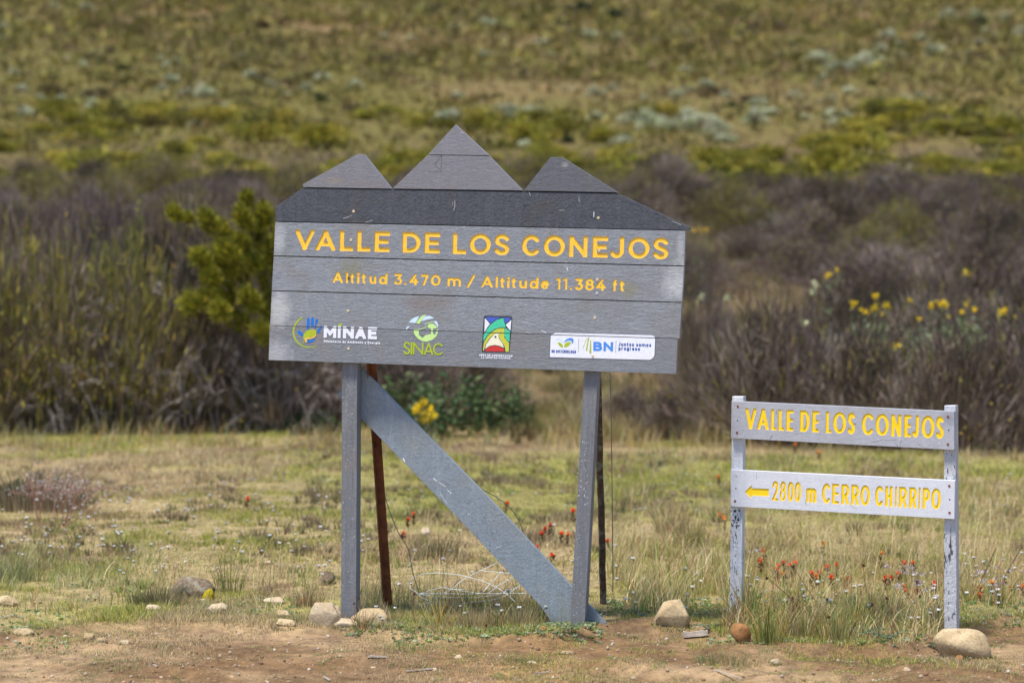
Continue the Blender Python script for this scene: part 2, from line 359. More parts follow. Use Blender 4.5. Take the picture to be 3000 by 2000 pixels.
def seg_d(px, py, a, b):
    dx, dy = b[0]-a[0], b[1]-a[1]; L2 = dx*dx+dy*dy+1e-12
    t = np.clip(((px-a[0])*dx+(py-a[1])*dy)/L2, 0, 1)
    return np.hypot(px-a[0]-t*dx, py-a[1]-t*dy)
def box_d(px, py, a, b, hw):
    L = math.hypot(b[0]-a[0], b[1]-a[1])+1e-9; dx, dy = (b[0]-a[0])/L, (b[1]-a[1])/L
    mx, my = (a[0]+b[0])/2, (a[1]+b[1])/2
    u = np.abs((px-mx)*dx+(py-my)*dy)-(L/2+hw*.98); v = np.abs(-(px-mx)*dy+(py-my)*dx)-hw
    return np.maximum(u, v)
def glyph_sdf(ch, w, t, X, Y):          # X, Y in cap-height units, glyph w wide
    t = min(t, w*(.34 if ch in 'm8' else .36 if ch in '02' else .5)) if ch not in 'Ili.' else min(t, w)
    hw = t/2; d = np.full(X.shape, 9.)
    mp = lambda q: (hw+q[0]*max(w-t, 0.0), hw+q[1]*(1-t))
    for st in GL[ch]:
        P = [mp(q) for q in st[1:]]
        for a, b in zip(P[:-1], P[1:]):
            d = np.minimum(d, box_d(X, Y, a, b, hw) if st[0] == 'l' else seg_d(X, Y, a, b)-hw)
    lo = -.4 if ch in 'gpy/' else 0.
    hi = 1.12 if ch == '/' else (.66+t*.55 if ch in 'unmoaersgpy' else 1.0)
    d = np.maximum(d, np.maximum(lo-Y, Y-hi)); return np.maximum(d, np.maximum(-X, X-w)) if ch not in '.Ili' else d
def msq(D, gx, gy):                      # marching squares, closed loops
    D = np.where(D == 0, 1e-9, D); ny_, nx_ = D.shape; seg = {}
    def ip(i0, j0, i1, j1):
        a, b = D[j0, i0], D[j1, i1]; t = a/(a-b); return (gx[i0]+(gx[i1]-gx[i0])*t, gy[j0]+(gy[j1]-gy[j0])*t)
    ins = D < 0
    s = ins[:-1, :-1]*1+ins[:-1, 1:]*2+ins[1:, 1:]*4+ins[1:, :-1]*8
    tab = {1: [(3, 0)], 2: [(0, 1)], 3: [(3, 1)], 4: [(1, 2)], 5: [(3, 0), (1, 2)], 6: [(0, 2)], 7: [(3, 2)], 8: [(2, 3)], 9: [(2, 0)], 10: [(0, 1), (2, 3)], 11: [(2, 1)], 12: [(1, 3)], 13: [(1, 0)], 14: [(0, 3)]}
    pt = {}
    def key(i, j, e): return [('h', i, j), ('v', i+1, j), ('h', i, j+1), ('v', i, j)][e]
    for j, i in zip(*np.nonzero((s > 0) & (s < 15))):
        for a, b in tab[int(s[j, i])]:
            for e in (a, b):
                k = key(i, j, e)
                if k not in pt: pt[k] = ip(k[1], k[2], k[1]+1, k[2]) if k[0] == 'h' else ip(k[1], k[2], k[1], k[2]+1)
            seg.setdefault(key(i, j, a), key(i, j, b))
    loops = []
    while seg:
        k0 = next(iter(seg)); k = k0; L = []
        while k in seg: L.append(pt[k]); k = seg.pop(k)
        if len(L) > 3: loops.append(simp(L))
    return [l for l in loops if len(l) > 2]
def simp(L, tol=.0028):                  # Douglas-Peucker on a closed loop
    P = np.array(L); n = len(P); t = tol*SC[0]
    if n < 8: return L
    far = int(np.argmax(((P-P[0])**2).sum(1))); keep = {0, far}
    st = [(0, far), (far, n)]; Q = np.vstack([P, P[:1]])
    while st:
        a, b = st.pop()
        if b-a < 2: continue
        d = Q[b]-Q[a]; l = math.hypot(*d)+1e-12; e = np.abs(d[0]*(Q[a+1:b, 1]-Q[a, 1])-d[1]*(Q[a+1:b, 0]-Q[a, 0]))/l; k = int(np.argmax(e))
        if e[k] > t: keep.add(a+1+k); st += [(a, a+1+k), (a+1+k, b)]
    return [tuple(P[k]) for k in sorted(keep)]
SC = [1.]
def area(L): return .5*sum(L[k-1][0]*L[k][1]-L[k][0]*L[k-1][1] for k in range(len(L)))
def lines(items, yb, ycap, stroke, slant=0., step=.022, clip=None):
    """items: (char, x0, x1) in photo pixels; returns list of loops (pixel coordinates)"""
    out = []
    for ch, x0, x1 in items:
        xm = (x0+x1)/2; b = yb(xm); cap = b-ycap(xm); wd = (x1-x0)/cap; sl = (yb(x1)-yb(x0))/max(x1-x0, .01)
        gx = np.arange(-.06, wd+.1, step); gy = np.arange(-.46, 1.2, step); X, Y = np.meshgrid(gx, gy)
        D = glyph_sdf(ch, wd, stroke, X, Y)
        if clip is not None:
            D = np.maximum(D, clip(x0+X*cap+slant*Y*cap, yb(x0)+sl*X*cap-Y*cap)/cap)
        SC[0] = 1.
        for L in msq(D, gx, gy):
            out.append([(x0+gx_*cap+slant*gy_*cap, yb(x0)+sl*gx_*cap-gy_*cap) for gx_, gy_ in L])
    return out
def layout(txt, x0, x1, track=.16, sp=.34):
    u = 0; pos = []
    for c_ in txt:
        if c_ == ' ': u += sp; continue
        w_ = WID.get(c_, .62 if c_.isupper() or c_.isdigit() else .52); pos.append((c_, u, u+w_)); u += w_+track
    k = (x1-x0)/(u-track); return [(c_, x0+a*k, x0+b*k) for c_, a, b in pos]
def lin(x0, y0, x1, y1): return lambda x: y0+(y1-y0)*(x-x0)/(x1-x0)
def loops_poly(P, clip=None, step=None):   # a traced colour field, clipped
    P = [tuple(map(float, p)) for p in P]
    if clip is None: return [P]
    x0, x1 = min(p[0] for p in P), max(p[0] for p in P); y0, y1 = min(p[1] for p in P), max(p[1] for p in P)
    st = step or min(max((x1-x0), (y1-y0))/90, .9); x0 -= 3*st; y0 -= 3*st; x1 += 4*st; y1 += 4*st; gx = np.arange(x0, x1, st); gy = np.arange(y0, y1, st); X, Y = np.meshgrid(gx, gy)
    d = np.full(X.shape, 1e9); ins = np.zeros(X.shape, bool)
    for a, b in zip(P, P[1:]+P[:1]):
        d = np.minimum(d, seg_d(X, Y, a, b))
        if a[1] != b[1]:
            ins ^= ((a[1] > Y) != (b[1] > Y)) & (X < (b[0]-a[0])*(Y-a[1])/(b[1]-a[1])+a[0])
    D = np.maximum(np.where(ins, -d, d), clip(X, Y)); SC[0] = 18.
    return msq(D, gx, gy)

class Plane:                            # a vertical (slightly leaning) board plane at its real place
    def __init__(s, px, Y, yaw, tilt=0):
        s.p = at(px, 1000, Y); s.n = np.array([-math.sin(yaw), -math.cos(yaw)*math.cos(tilt), math.sin(tilt)]); s.n /= np.linalg.norm(s.n)
    def __call__(s, q, d=0.):            # pixel -> point, d metres in front (+) of the plane
        r = ray(*q); t = ((s.p-CAMP)@s.n)/(r@s.n); return CAMP+r*t+s.n*d
def tris(loops):                        # robust fill (even-odd) of outlines with holes and islands
    V = []; E = []
    for L in loops:
        b = len(V); V += [Vector(p) for p in L]; E += [(b+k, b+(k+1) % len(L)) for k in range(len(L))]
    vo, _, fo, *_r = geometry.delaunay_2d_cdt(V, E, [], 0, 1e-5)
    P = np.array([tuple(v) for v in vo]); T = [f for f in fo if len(f) == 3]
    if not T: return [], []
    T = np.array(T); c_ = P[T].mean(1); ins = np.zeros(len(T), bool)
    for L in loops:
        A_ = np.array(L, float); B_ = np.roll(A_, -1, 0)
        for a, b in zip(A_, B_):
            if a[1] != b[1]: ins ^= ((a[1] > c_[:, 1]) != (b[1] > c_[:, 1])) & (c_[:, 0] < (b[0]-a[0])*(c_[:, 1]-a[1])/(b[1]-a[1])+a[0])
    return [tuple(p) for p in P], [tuple(int(i) for i in t) for t in T[ins]]
def fill(mb, pl, loops, depth):
    P, T = tris(loops)
    if T: mb.add([pl(p, depth) for p in P], T)
def board(mb, pl, P, front, thick, holes=(), bev=.0022):
    """plank: outline P (pixels), front face at +front, holes = loops (outer negative/positive mixed)"""
    n = len(P); P3 = [pl(p, front-bev) for p in P]; cen = sum(P3)/n
    IN = []
    for k in range(n):                  # inset outline for the chamfer
        a, b, c_ = [np.array(P[(k+q) % n], float) for q in (-1, 0, 1)]
        e1 = (b-a)/np.linalg.norm(b-a); e2 = (c_-b)/np.linalg.norm(c_-b); n1_ = np.array([-e1[1], e1[0]]); n2_ = np.array([-e2[1], e2[0]])
        if area(P) < 0: n1_, n2_ = -n1_, -n2_
        m = n1_+n2_; m = m/max(m@n1_, .35)/1.0; IN.append(tuple(b+m*.7))
    fill(mb, pl, [IN]+list(holes), front)
    i3 = [pl(p, front) for p in IN]; bk = [pl(p, front-bev)-pl.n*(thick-bev) for p in P]
    for k in range(n):
        k2 = (k+1) % n; mb.poly([i3[k], i3[k2], P3[k2], P3[k]]); mb.poly([P3[k], P3[k2], bk[k2], bk[k]])
    mb.poly(bk)
def carve(mb, pl, loops, front, depth):   # painted floor and walls of carved letters
    big = [L for L in loops if area(L)*SIGN > 0]; isl = [L for L in loops if area(L)*SIGN < 0]
    for L in big:
        inn = [q for q in isl if min(p[0] for p in L) < q[0][0] < max(p[0] for p in L) and min(p[1] for p in L) < q[0][1] < max(p[1] for p in L)]
        L2 = [L]+inn; fill(mb, pl, L2, front-depth)
        for l in L2:
            for k in range(len(l)): mb.poly([pl(l[k-1], front-depth), pl(l[k], front-depth), pl(l[k], front-.0003), pl(l[k-1], front-.0003)])
def letters(pl, loops, front, depth, mat, parent, O, flat=False):
    big = [L for L in loops if area(L)*SIGN > 0]; isl = [L for L in loops if area(L)*SIGN < 0]
    for L in big:
        inn = [q for q in isl if min(p[0] for p in L) < q[0][0] < max(p[0] for p in L) and min(p[1] for p in L) < q[0][1] < max(p[1] for p in L)]
        mb = MB()
        if flat: sheet(mb, pl, [L]+inn, front)
        else: carve(mb, pl, [L]+inn, front, depth)
        mb.build('letter', mat, parent, O, recalc=False)
def sheet(mb, pl, loops, front):
    fill(mb, pl, loops, front)
_t = lines([('O', 0, 50)], lambda x: 50, lambda x: 0, .2); SIGN = 1 if area(max(_t, key=lambda l: abs(area(l)))) > 0 else -1

# ------------------------------------------------------------------ the large mountain-shaped signboard
A1 = rad(13); PB = Plane(1390, 10.62, A1)
org = at(1370, 1826, 10.72); org[2] = 0
BIGP = np.array(org)
sign = thing('mountain_signboard', BIGP, 'large grey wooden sign cut like three mountain peaks, with carved logos along its bottom', 'sign')
def loc_(q, pl=PB): return tuple(pl(q)-BIGP)
GRAY, GRAYD = (.285, .297, .313), (.145, .153, .165)
wm = wood_mat('grey stained plank', GRAY, GRAYD, (.20, .165, .13), 'x', .5, .35, (
    (loc_((815, 700)), (.045, .1, .085), (.50, .50, .51), .6), (loc_((818, 905)), (.07, .1, .11), (.54, .53, .51), .75),
    (loc_((805, 1040)), (.10, .1, .10), (.50, .50, .50), .6), (loc_((1985, 830)), (.085, .1, .10), (.52, .52, .51), .75),
    (loc_((1996, 735)), (.025, .1, .11), (.50, .50, .50), .5), (loc_((1025, 795)), (.09, .1, .07), (.24, .22, .10), .5), (loc_((1840, 850)), (.06, .1, .05), (.26, .23, .10), .4),
    (loc_((1250, 885)), (.15, .1, .05), (.22, .17, .14), .5), (loc_((1500, 1000)), (.2, .1, .09), (.23, .19, .17), .4)))
wd_ = wood_mat('dark stained plank', (.082, .087, .10), (.038, .042, .05), (.08, .065, .05), 'd', .8, .3)
wp = wood_mat('peak plank', (.24, .232, .245), (.16, .154, .163), (.20, .15, .12), 'x', .35, .3, (
    (loc_((975, 528)), (.06, .1, .02), (.30, .23, .17), .5),))
wp2 = wood_mat('dark peak plank', (.14, .14, .152), (.082, .083, .093), (.13, .11, .09), 'x', .45, .3, ((loc_((1655, 484)), (.02, .1, .018), (.33, .32, .30), .7),))
wpost = wood_mat('grey post', (.215, .218, .226), (.10, .10, .108), (.19, .155, .13), 'z', .5, .4)
YEL = plain('orange yellow paint', (.95, .56, .05), .55, .12, 60); YEL2 = plain('bright yellow paint', (.92, .62, .01), .5, .08, 60)
def plank(pts, mat, holes=(), thick=.024, front=0., label=None):
    mb = MB(); board(mb, PB, pts, front, thick, holes); o = mb.build('plank', mat, sign, BIGP)
    if label: o['label'] = label
    return o
SL = .03
T1 = [('V', 864, 920), ('A', 924, 982), ('L', 994, 1034), ('L', 1045, 1085), ('E', 1096, 1141), ('D', 1178, 1231), ('E', 1243, 1288), ('L', 1325, 1365), ('O', 1375, 1437),
      ('S', 1447, 1492), ('C', 1528, 1581), ('O', 1592, 1654), ('N', 1666, 1720), ('E', 1735, 1780), ('J', 1787, 1827), ('O', 1839, 1902), ('S', 1912, 1958)]
L1 = lines(T1, lin(891, 732, 1935, 759), lin(891, 672.5, 1935, 696), .212, SL)
z3 = lambda a: 760+a/3.336
z4 = lambda a: 1360+a/3.336
T2 = [(c_, z3(a), z3(b)) for c_, a, b in (('A', 712, 815), ('l', 843, 865), ('t', 885, 925), ('i', 948, 978), ('t', 995, 1040), ('u', 1072, 1140), ('d', 1165, 1250), ('3', 1313, 1395), ('.', 1413, 1435),
     ('4', 1462, 1552), ('7', 1575, 1650), ('0', 1672, 1768), ('m', 1835, 1968), ('/', 2025, 2105))]
T2 += [(c_, z4(a), z4(b)) for c_, a, b in (('A', 165, 278), ('l', 303, 328), ('t', 345, 393), ('i', 415, 442), ('t', 458, 505), ('u', 533, 612), ('d', 635, 725), ('e', 745, 828), ('1', 895, 937),
     ('1', 962, 1004), ('.', 1030, 1053), ('3', 1080, 1162), ('8', 1178, 1268), ('4', 1285, 1380), ('f', 1448, 1493), ('t', 1515, 1565))]
L2_ = lines(T2, lin(985, 828, 1760, 851), lin(985, 796.0, 1760, 816.5), .225, SL, .03)
pA = plank([(808, 605), (887, 550.6), (1811, 567.2), (2020.5, 665.5), (2020.5, 674.8), (806.5, 648)], wd_, label='almost black plank with sloping ends')
pB = plank([(806, 650.6), (2008.4, 676.4), (2004.5, 778.2), (801.5, 748.6)], wm, L1, label='plank carved with the yellow place name')
pC = plank([(801.4, 751.6), (2004, 781), (1997.8, 885), (796, 850.3)], wm, L2_, label='plank carved with the yellow altitude line')
pD = plank([(795.8, 853), (1997.6, 887.6), (1991, 991.4), (790.9, 953)], wm)
pE = plank([(790.3, 954.6), (1985.5, 993), (1981, 1095.7), (787, 1054.3)], wm, front=.0015, label='bottom plank carrying the logos')
plank([(887.4, 540.3), (1048, 452), (1067, 452.5), (1148, 553.4), (887.4, 548.6)], wp, front=.003, label='left peak with flat top and brown stains')
plank([(1253, 455.2), (1433.4, 457.6), (1531.8, 558.6), (1150.2, 552.8)], wp, front=.003, label='lower plank of the middle peak with a scratched triangle')
plank([(1334.6, 365.6), (1432.8, 455.5), (1254, 453.4)], wp, front=.003, label='topmost pointed plank')
plank([(1534.5, 559.2), (1612.7, 461), (1646.3, 461), (1810.5, 563.8)], wp2, front=.003, label='right peak, darker, with a pale spot')
letters(PB, L1, 0, .0032, YEL, pB, BIGP)
letters(PB, L2_, 0, .0017, YEL, pC, BIGP)

GAPSHADE = wood_mat('dark gap shade', (.04, .04, .045), (.02, .02, .024), (.05, .04, .03), 'x', .4)  # near-black strips added behind the plank gaps, their colour stands for shade
for y0_, x0_, y1_, x1_ in ((649.5, 812, 675.5, 2002), (750, 808, 780, 1998), (851.5, 802, 886.3, 1992), (954, 797, 992.2, 1980), (549.5, 892, 565.5, 1804), (454.2, 1258, 456.8, 1428)):
    mb = MB(); q = [(x0_, y0_-6), (x1_, y1_-6), (x1_, y1_+6), (x0_, y0_+6)]
    mb.box8([PB(p, -.0245+(-.0025 if y0_ > 953 else 0)) for p in q], [PB(p, -.0295) for p in q]); mb.build('gap_shade_strip', GAPSHADE, sign, BIGP)
# logos, split along the joint between the two lowest planks
JT = lin(791, 953.8, 1986, 992.2)
up = lambda X, Y: Y-(JT(X)-1.1)
dn = lambda X, Y: (JT(X)+1.1)-Y
PC_ = {}
def paint(nm, col):
    if nm not in PC_: PC_[nm] = plain(nm, col, .5, .08, 80)
    return PC_[nm]
BLUE = paint('blue paint', (.02, .17, .58)); LIME = paint('lime paint', (.42, .50, .025)); PALEG = paint('pale green paint', (.56, .80, .28)); WHT = paint('white paint', (.82, .82, .86))
SKYB = paint('pale blue paint', (.62, .78, .95)); ORA = paint('orange paint', (.85, .50, .10)); REDP = paint('red paint', (.62, .04, .035)); GREENP = paint('sea green paint', (.07, .58, .33))
ROYAL = paint('royal blue paint', (.07, .12, .52)); OLIVE = paint('yellow green paint', (.58, .58, .06)); CREAM = paint('cream paint', (.86, .80, .60)); INK = paint('dark outline', (.05, .055, .07))
NAVY = paint('navy paint', (.01, .07, .34)); MIDB = paint('mid blue paint', (.08, .27, .72))
def zz(ox, oy, k): return lambda *p: [(ox+a/k, oy+b/k) for a, b in p]
ZA = zz(830, 880, 4.704)     # MINAE / SINAC tracing frame
ZB = zz(1340, 900, 7.84)     # emblem
ZC = zz(1580, 940, 6.189)    # bank panel
EL = lambda cx, cy, rx, ry, r=0, n=20: [(cx+rx*math.cos(t)*math.cos(r)-ry*math.sin(t)*math.sin(r), cy+rx*math.cos(t)*math.sin(r)+ry*math.sin(t)*math.cos(r)) for t in (2*math.pi*k/n for k in range(n))]
def ring(c, r0, r1, a0, a1, off=0, n=26):      # crescent between two arcs
    o = [(c[0]+r0*math.cos(rad(a0+(a1-a0)*k/n)), c[1]+r0*math.sin(rad(a0+(a1-a0)*k/n))) for k in range(n+1)]
    i_ = [(c[0]+off+r1*math.cos(rad(a0+(a1-a0)*k/n)), c[1]+r1*math.sin(rad(a0+(a1-a0)*k/n))) for k in range(n+1)]
    return o+i_[::-1]
def cap_(a, b, r): return stroke_poly([a, b], r)
def stroke_poly(P, r, r1=None):
    P = [np.array(p, float) for p in P]; Lp, Rp = [], []; n = len(P)
    for k, p in enumerate(P):
        d = P[min(k+1, n-1)]-P[max(k-1, 0)]; d /= np.linalg.norm(d)+1e-9; m = np.array([-d[1], d[0]])
        rr = r if r1 is None else r+(r1-r)*k/(n-1); Lp.append(tuple(p+m*rr)); Rp.append(tuple(p-m*rr))
        if k == 0: st = tuple(p-d*rr*.8)
        if k == n-1: en = tuple(p+d*rr*.8)
    return [st]+Lp+[en]+Rp[::-1]
def logo(name, label, fields, text=(), base=.0008):
    """fields: (material, polygon px, layer); each becomes a painted sheet on whichever plank it lies on"""
    for pk, cl, fr in ((pD, up, 0.), (pE, dn, .0015)):
        for k, (mt, P, ly) in enumerate(fields):
            for L in loops_poly(P, cl):
                mb = MB(); fill(mb, PB, [L], fr+base+ly*.0004); mb.v and mb.build('logo_field', mt, pk, BIGP)
        for mt, L, in text:
            for args in L:
                LL = lines(*args, clip=cl)
                if not LL: continue
                if args[3] in (.27, .14, .262): letters(PB, LL, fr+base+.0008, 0, mt, pk, BIGP, True)
                else:
                    mb = MB(); sheet(mb, PB, LL, fr+base+.0008); tag(mb.build('small_lettering', mt, pk, BIGP), kind='stuff')
# hand and leaf + MINAE
f = [(LIME, ZA(*ring((352, 430), 222, 208, 60, 245, 10)), 0),
     (BLUE, ZA(*cap_((346, 250), (338, 385), 19)), 0), (BLUE, ZA(*cap_((402, 240), (400, 355), 19)), 0), (BLUE, ZA(*cap_((464, 262), (450, 318), 17)), 0), (BLUE, ZA(*cap_((448, 345), (441, 380), 12)), 0),
     (BLUE, ZA(*cap_((520, 360), (478, 438), 16)), 0), (BLUE, ZA(*EL(236, 450, 50, 22, .75)), 0),
     (LIME, ZA((262, 585), (296, 552), (275, 520), (285, 460), (330, 412), (385, 400), (452, 402), (455, 455), (440, 485), (380, 505), (320, 520), (296, 560), (272, 592)), 0),
     (ORA, ZA((298, 520), (322, 508), (380, 510), (430, 490), (452, 462), (458, 480), (432, 512), (380, 532), (330, 532), (328, 580), (306, 578)), 1),
     (BLUE, ZA((330, 540), (385, 540), (440, 515), (430, 550), (390, 575), (350, 580), (330, 575)), 0),
     (LIME, ZA((752, 375), (756, 345), (775, 322), (812, 310), (806, 345), (785, 366)), 0)]
za = lambda a: 830+a/4.704
MIN = [(c_, za(a), za(b)) for c_, a, b in (('M', 558, 732), ('I', 752, 792), ('N', 823, 975), ('A', 993, 1140), ('E', 1168, 1292))]
SIN = [(c_, za(a), za(b)) for c_, a, b in (('S', 1655, 1752), ('I', 1752, 1782), ('N', 1785, 1932), ('A', 1938, 2068), ('C', 2062, 2206))]
bw = lin(830+558/4.704, 880+512/4.704, 830+1292/4.704, 880+537/4.704)
logo('logo', 'blue hand holding a green leaf beside MINAE', f, [
    (WHT, [(MIN, bw, lin(830+558/4.704, 880+350/4.704, 830+1292/4.704, 880+368/4.704), .27, .02, .03)]),
    (WHT, [(layout('Ministerio de Ambiente y Energia', za(562), za(1335)), lin(za(562), 880+578/4.704, za(1335), 880+603/4.704), lin(za(562), 880+542/4.704, za(1335), 880+568/4.704), .24, .02, .06)])])
# globe + SINAC
f = [(SKYB, ZA((1728, 305), (1765, 262), (1815, 230), (1875, 215), (1860, 245), (1822, 312), (1775, 306)), 0),
     (SKYB, ZA((1908, 285), (1925, 250), (1955, 215), (2010, 212), (2050, 225), (2080, 243), (2010, 258), (1960, 272)), 0),
     (SKYB, ZA((1692, 410), (1695, 378), (1715, 355), (1750, 355), (1715, 385)), 0), (SKYB, ZA((2062, 292), (2095, 282), (2120, 290), (2136, 345), (2128, 375), (2110, 335), (2088, 308)), 0),
     (PALEG, ZA((1830, 312), (1860, 262), (1905, 215), (1975, 187), (1935, 235), (1905, 285), (1872, 325)), 1),
     (PALEG, ZA((1798, 400), (1868, 397), (1872, 440), (1868, 470), (1920, 515), (1960, 478), (2000, 468), (2038, 460), (2038, 392), (2000, 375), (1985, 350), (2000, 328), (2030, 316), (2075, 322), (2100, 345), (2122, 372), (2105, 385),
                (2066, 385), (2062, 450), (2090, 475), (2118, 415), (2135, 380), (2130, 450), (2105, 500), (2060, 540), (1985, 566), (1920, 560), (1860, 528), (1822, 485), (1800, 445)), 0),
     (PALEG, ZA(*stroke_poly([(1868, 398), (1920, 390), (1975, 362), (1950, 330), (2000, 310), (2060, 290)], 5)), 1)]
logo('logo', 'green and white globe above SINAC', f, [(LIME, [(SIN, lin(za(1655), 880+742/4.704, za(2206), 880+755/4.704), lin(za(1655), 880+568/4.704, za(2206), 880+590/4.704), .14, .03, .02)])])
# emblem of coloured fields with a dark frame
f = [(INK, ZB((560, 1025), (585, 560), (605, 215), (632, 188), (1240, 205), (1262, 235), (1240, 560), (1195, 1035), (1100, 1035), (620, 1028)), 0),
     (WHT, ZB((622, 570), (632, 250), (690, 310), (750, 380), (690, 460)), 1), (WHT, ZB((1240, 285), (1222, 535), (1160, 470), (1112, 400), (1180, 345)), 1),
     (ROYAL, ZB((655, 222), (1020, 232), (880, 280), (772, 368), (700, 300)), 1), (ROYAL, ZB((1072, 238), (1232, 240), (1180, 310), (1108, 372), (1080, 310)), 1),
     (GREENP, ZB((600, 790), (605, 640), (680, 510), (770, 390), (900, 290), (1060, 245), (1065, 300), (1100, 410), (1110, 460), (1000, 460), (880, 490), (770, 560), (680, 660)), 1),
     (GREENP, ZB((1095, 480), (1115, 480), (1212, 552), (1198, 800), (1130, 740), (1070, 620), (1085, 540)), 1),
     (OLIVE, ZB((590, 985), (612, 810), (700, 660), (800, 560), (900, 500), (1000, 478), (1085, 480), (1072, 600), (1085, 700), (1190, 820), (1185, 1020), (1108, 1022), (1095, 920), (1050, 830), (965, 705), (955, 620), (1018, 556), (880, 590), (750, 700), (660, 830), (608, 1000)), 1),
     (CREAM, ZB((636, 955), (670, 840), (760, 715), (860, 610), (1000, 560), (948, 620), (955, 712), (1040, 830), (1075, 930), (960, 880), (860, 862), (740, 885)), 1),
     (INK, ZB(*EL(878, 680, 24, 24)), 2),
     (REDP, ZB((640, 1008), (650, 970), (740, 905), (860, 880), (960, 895), (1070, 955), (1078, 1015)), 1)]
zb = lambda a: 1340+a/7.84
logo('logo', 'square emblem of blue, green, yellow, cream and red fields', f, [(WHT, [
    (layout('AREA DE CONSERVACION', zb(505), zb(1268)), lin(zb(505), 900+1118/7.84, zb(1268), 900+1142/7.84), lin(zb(505), 900+1072/7.84, zb(1268), 900+1096/7.84), .26, .02, .07),
    (layout('LA AMISTAD-PACIFICO', zb(550), zb(1222)), lin(zb(550), 900+1172/7.84, zb(1222), 900+1192/7.84), lin(zb(550), 900+1128/7.84, zb(1222), 900+1148/7.84), .26, .02, .07)])])
# white bank panel
PAN = ZC((184, 662), (200, 275), (215, 255), (245, 225), (300, 205), (1200, 228), (2035, 250), (2085, 265), (2112, 305), (2098, 620), (2075, 670), (2015, 712), (1200, 690))
PANi = ZC((193, 655), (208, 280), (225, 255), (250, 232), (302, 211), (1200, 234), (2033, 256), (2080, 270), (2104, 308), (2090, 618), (2068, 665), (2012, 705), (1200, 683))
f = [(INK, PAN, 0), (WHT, PANi, 1), (SKYB, ZC(*stroke_poly(cm((300, 345), (345, 325), (400, 350), (455, 405)), 10, 6)), 2),
     (MIDB, ZC((450, 380), (500, 330), (560, 306), (605, 312), (626, 350), (612, 395), (585, 425), (592, 375), (570, 350), (510, 360), (470, 385)), 2),
     (LIME, ZC((332, 385), (380, 392), (425, 430), (436, 488), (390, 470), (350, 430)), 2), (LIME, ZC((450, 468), (460, 420), (500, 385), (580, 372), (560, 430), (510, 468), (470, 478)), 2),
     (INK, ZC(*stroke_poly([(716, 325), (708, 570)], 2.5)), 2), (INK, ZC(*stroke_poly([(1396, 345), (1386, 578)], 2.5)), 2),
     (OLIVE, ZC(*stroke_poly([(908, 302), (860, 320), (795, 488)], 6)), 2), (LIME, ZC((885, 312), (908, 305), (868, 548), (845, 530)), 2), (LIME, ZC((925, 345), (942, 350), (945, 602), (908, 570)), 2)]
zc = lambda a: 1580+a/6.189
BN = [('B', zc(980), zc(1142)), ('N', zc(1165), zc(1338))]
logo('logo', 'white panel with blue BN and Juntos somos progreso', f, [
    (MIDB, [(BN, lin(zc(980), 940+542/6.189, zc(1338), 940+552/6.189), lin(zc(980), 940+375/6.189, zc(1338), 940+382/6.189), .262, .02, .03)]),
    (NAVY, [(layout('BN SOSTENIBILIDAD', zc(225), zc(668), .12), lin(zc(225), 940+575/6.189, zc(668), 940+588/6.189), lin(zc(225), 940+520/6.189, zc(668), 940+532/6.189), .2, 0, .05),
            (layout('Juntos somos', zc(1438), zc(2030)), lin(zc(1438), 940+455/6.189, zc(2030), 940+472/6.189), lin(zc(1438), 940+385/6.189, zc(2030), 940+400/6.189), .22, 0, .05),
            (layout('progreso', zc(1438), zc(1828)), lin(zc(1438), 940+530/6.189, zc(1828), 940+542/6.189), lin(zc(1438), 940+460/6.189, zc(1828), 940+470/6.189), .22, 0, .05)])])
# screws, scratches and droppings
BRASS = plain('pale brass screw', (.70, .55, .33), .4, .2, 200, .5); STEEL = plain('steel screw', (.55, .55, .56), .35, .1, 200, .5); RUSTS = plain('rusty screw', (.24, .075, .03), .8, .3, 200)
BLACK = plain('dark hole', (.02, .02, .02), .9)
def screw(pl, q, parent, O, r=.0062, front=0., mat=BRASS, name='screw', hole=True):
    mb = MB(); ux = pl((q[0]+1, q[1]))-pl(q); ux /= np.linalg.norm(ux); uy = np.cross(pl.n, ux)
    ring_ = lambda rr, d: [pl(q, front+d)+(ux*math.cos(t)+uy*math.sin(t))*rr for t in (2*math.pi*k/10 for k in range(10))]
    if name == 'screw_hole': mb.poly(ring_(r, .0006))
    else:
        a, b, c_, d_ = ring_(r, .0), ring_(r*.85, .0018), ring_(r*.42, .0018), ring_(r*.3, .0006)
        for p, s_ in ((a, b), (b, c_), (c_, d_)):
            for k in range(10): mb.poly([p[k], p[(k+1) % 10], s_[(k+1) % 10], s_[k]])
        mb.poly(d_)
    o = mb.build(name, mat, parent, O); return o
z1 = zz(760, 350, 3.336); z2 = zz(1360, 350, 3.336); z3_ = zz(760, 780, 3.336); z4_ = zz(1360, 780, 3.336)
for q, pk, fr, mt in ((z1((920, 898)), pA, 0, BRASS), (z2((1310, 962)), pA, 0, BRASS), (z1((895, 1178)), pB, 0, BRASS), (z2((1320, 1283)), pB, 0, BRASS), (z3_((873, 115)), pC, 0, RUSTS), (z4_((1300, 130)), pC, 0, BRASS),
                      (z4_((1298, 262)), pC, 0, STEEL), (z3_((866, 437)), pD, 0, BRASS), (z4_((1277, 503)), pD, 0, BRASS), (z3_((872, 804)), pE, .0015, BRASS), (z4_((1258, 878)), pE, .003, BRASS)):
    screw(PB, q[0], pk, BIGP, front=fr, mat=mt)
CHALK = plain('chalky white mark', (.70, .70, .70), .8, .2, 90)
def marks(name, strokes, mat, parent, fr, pl=PB, O=BIGP):
    mb = MB()
    for P, r in strokes: mb.poly([pl(p, fr+.0006) for p in stroke_poly(P, r*(.42 if pl is PB else .7))])
    return mb.build(name, mat, parent, O)
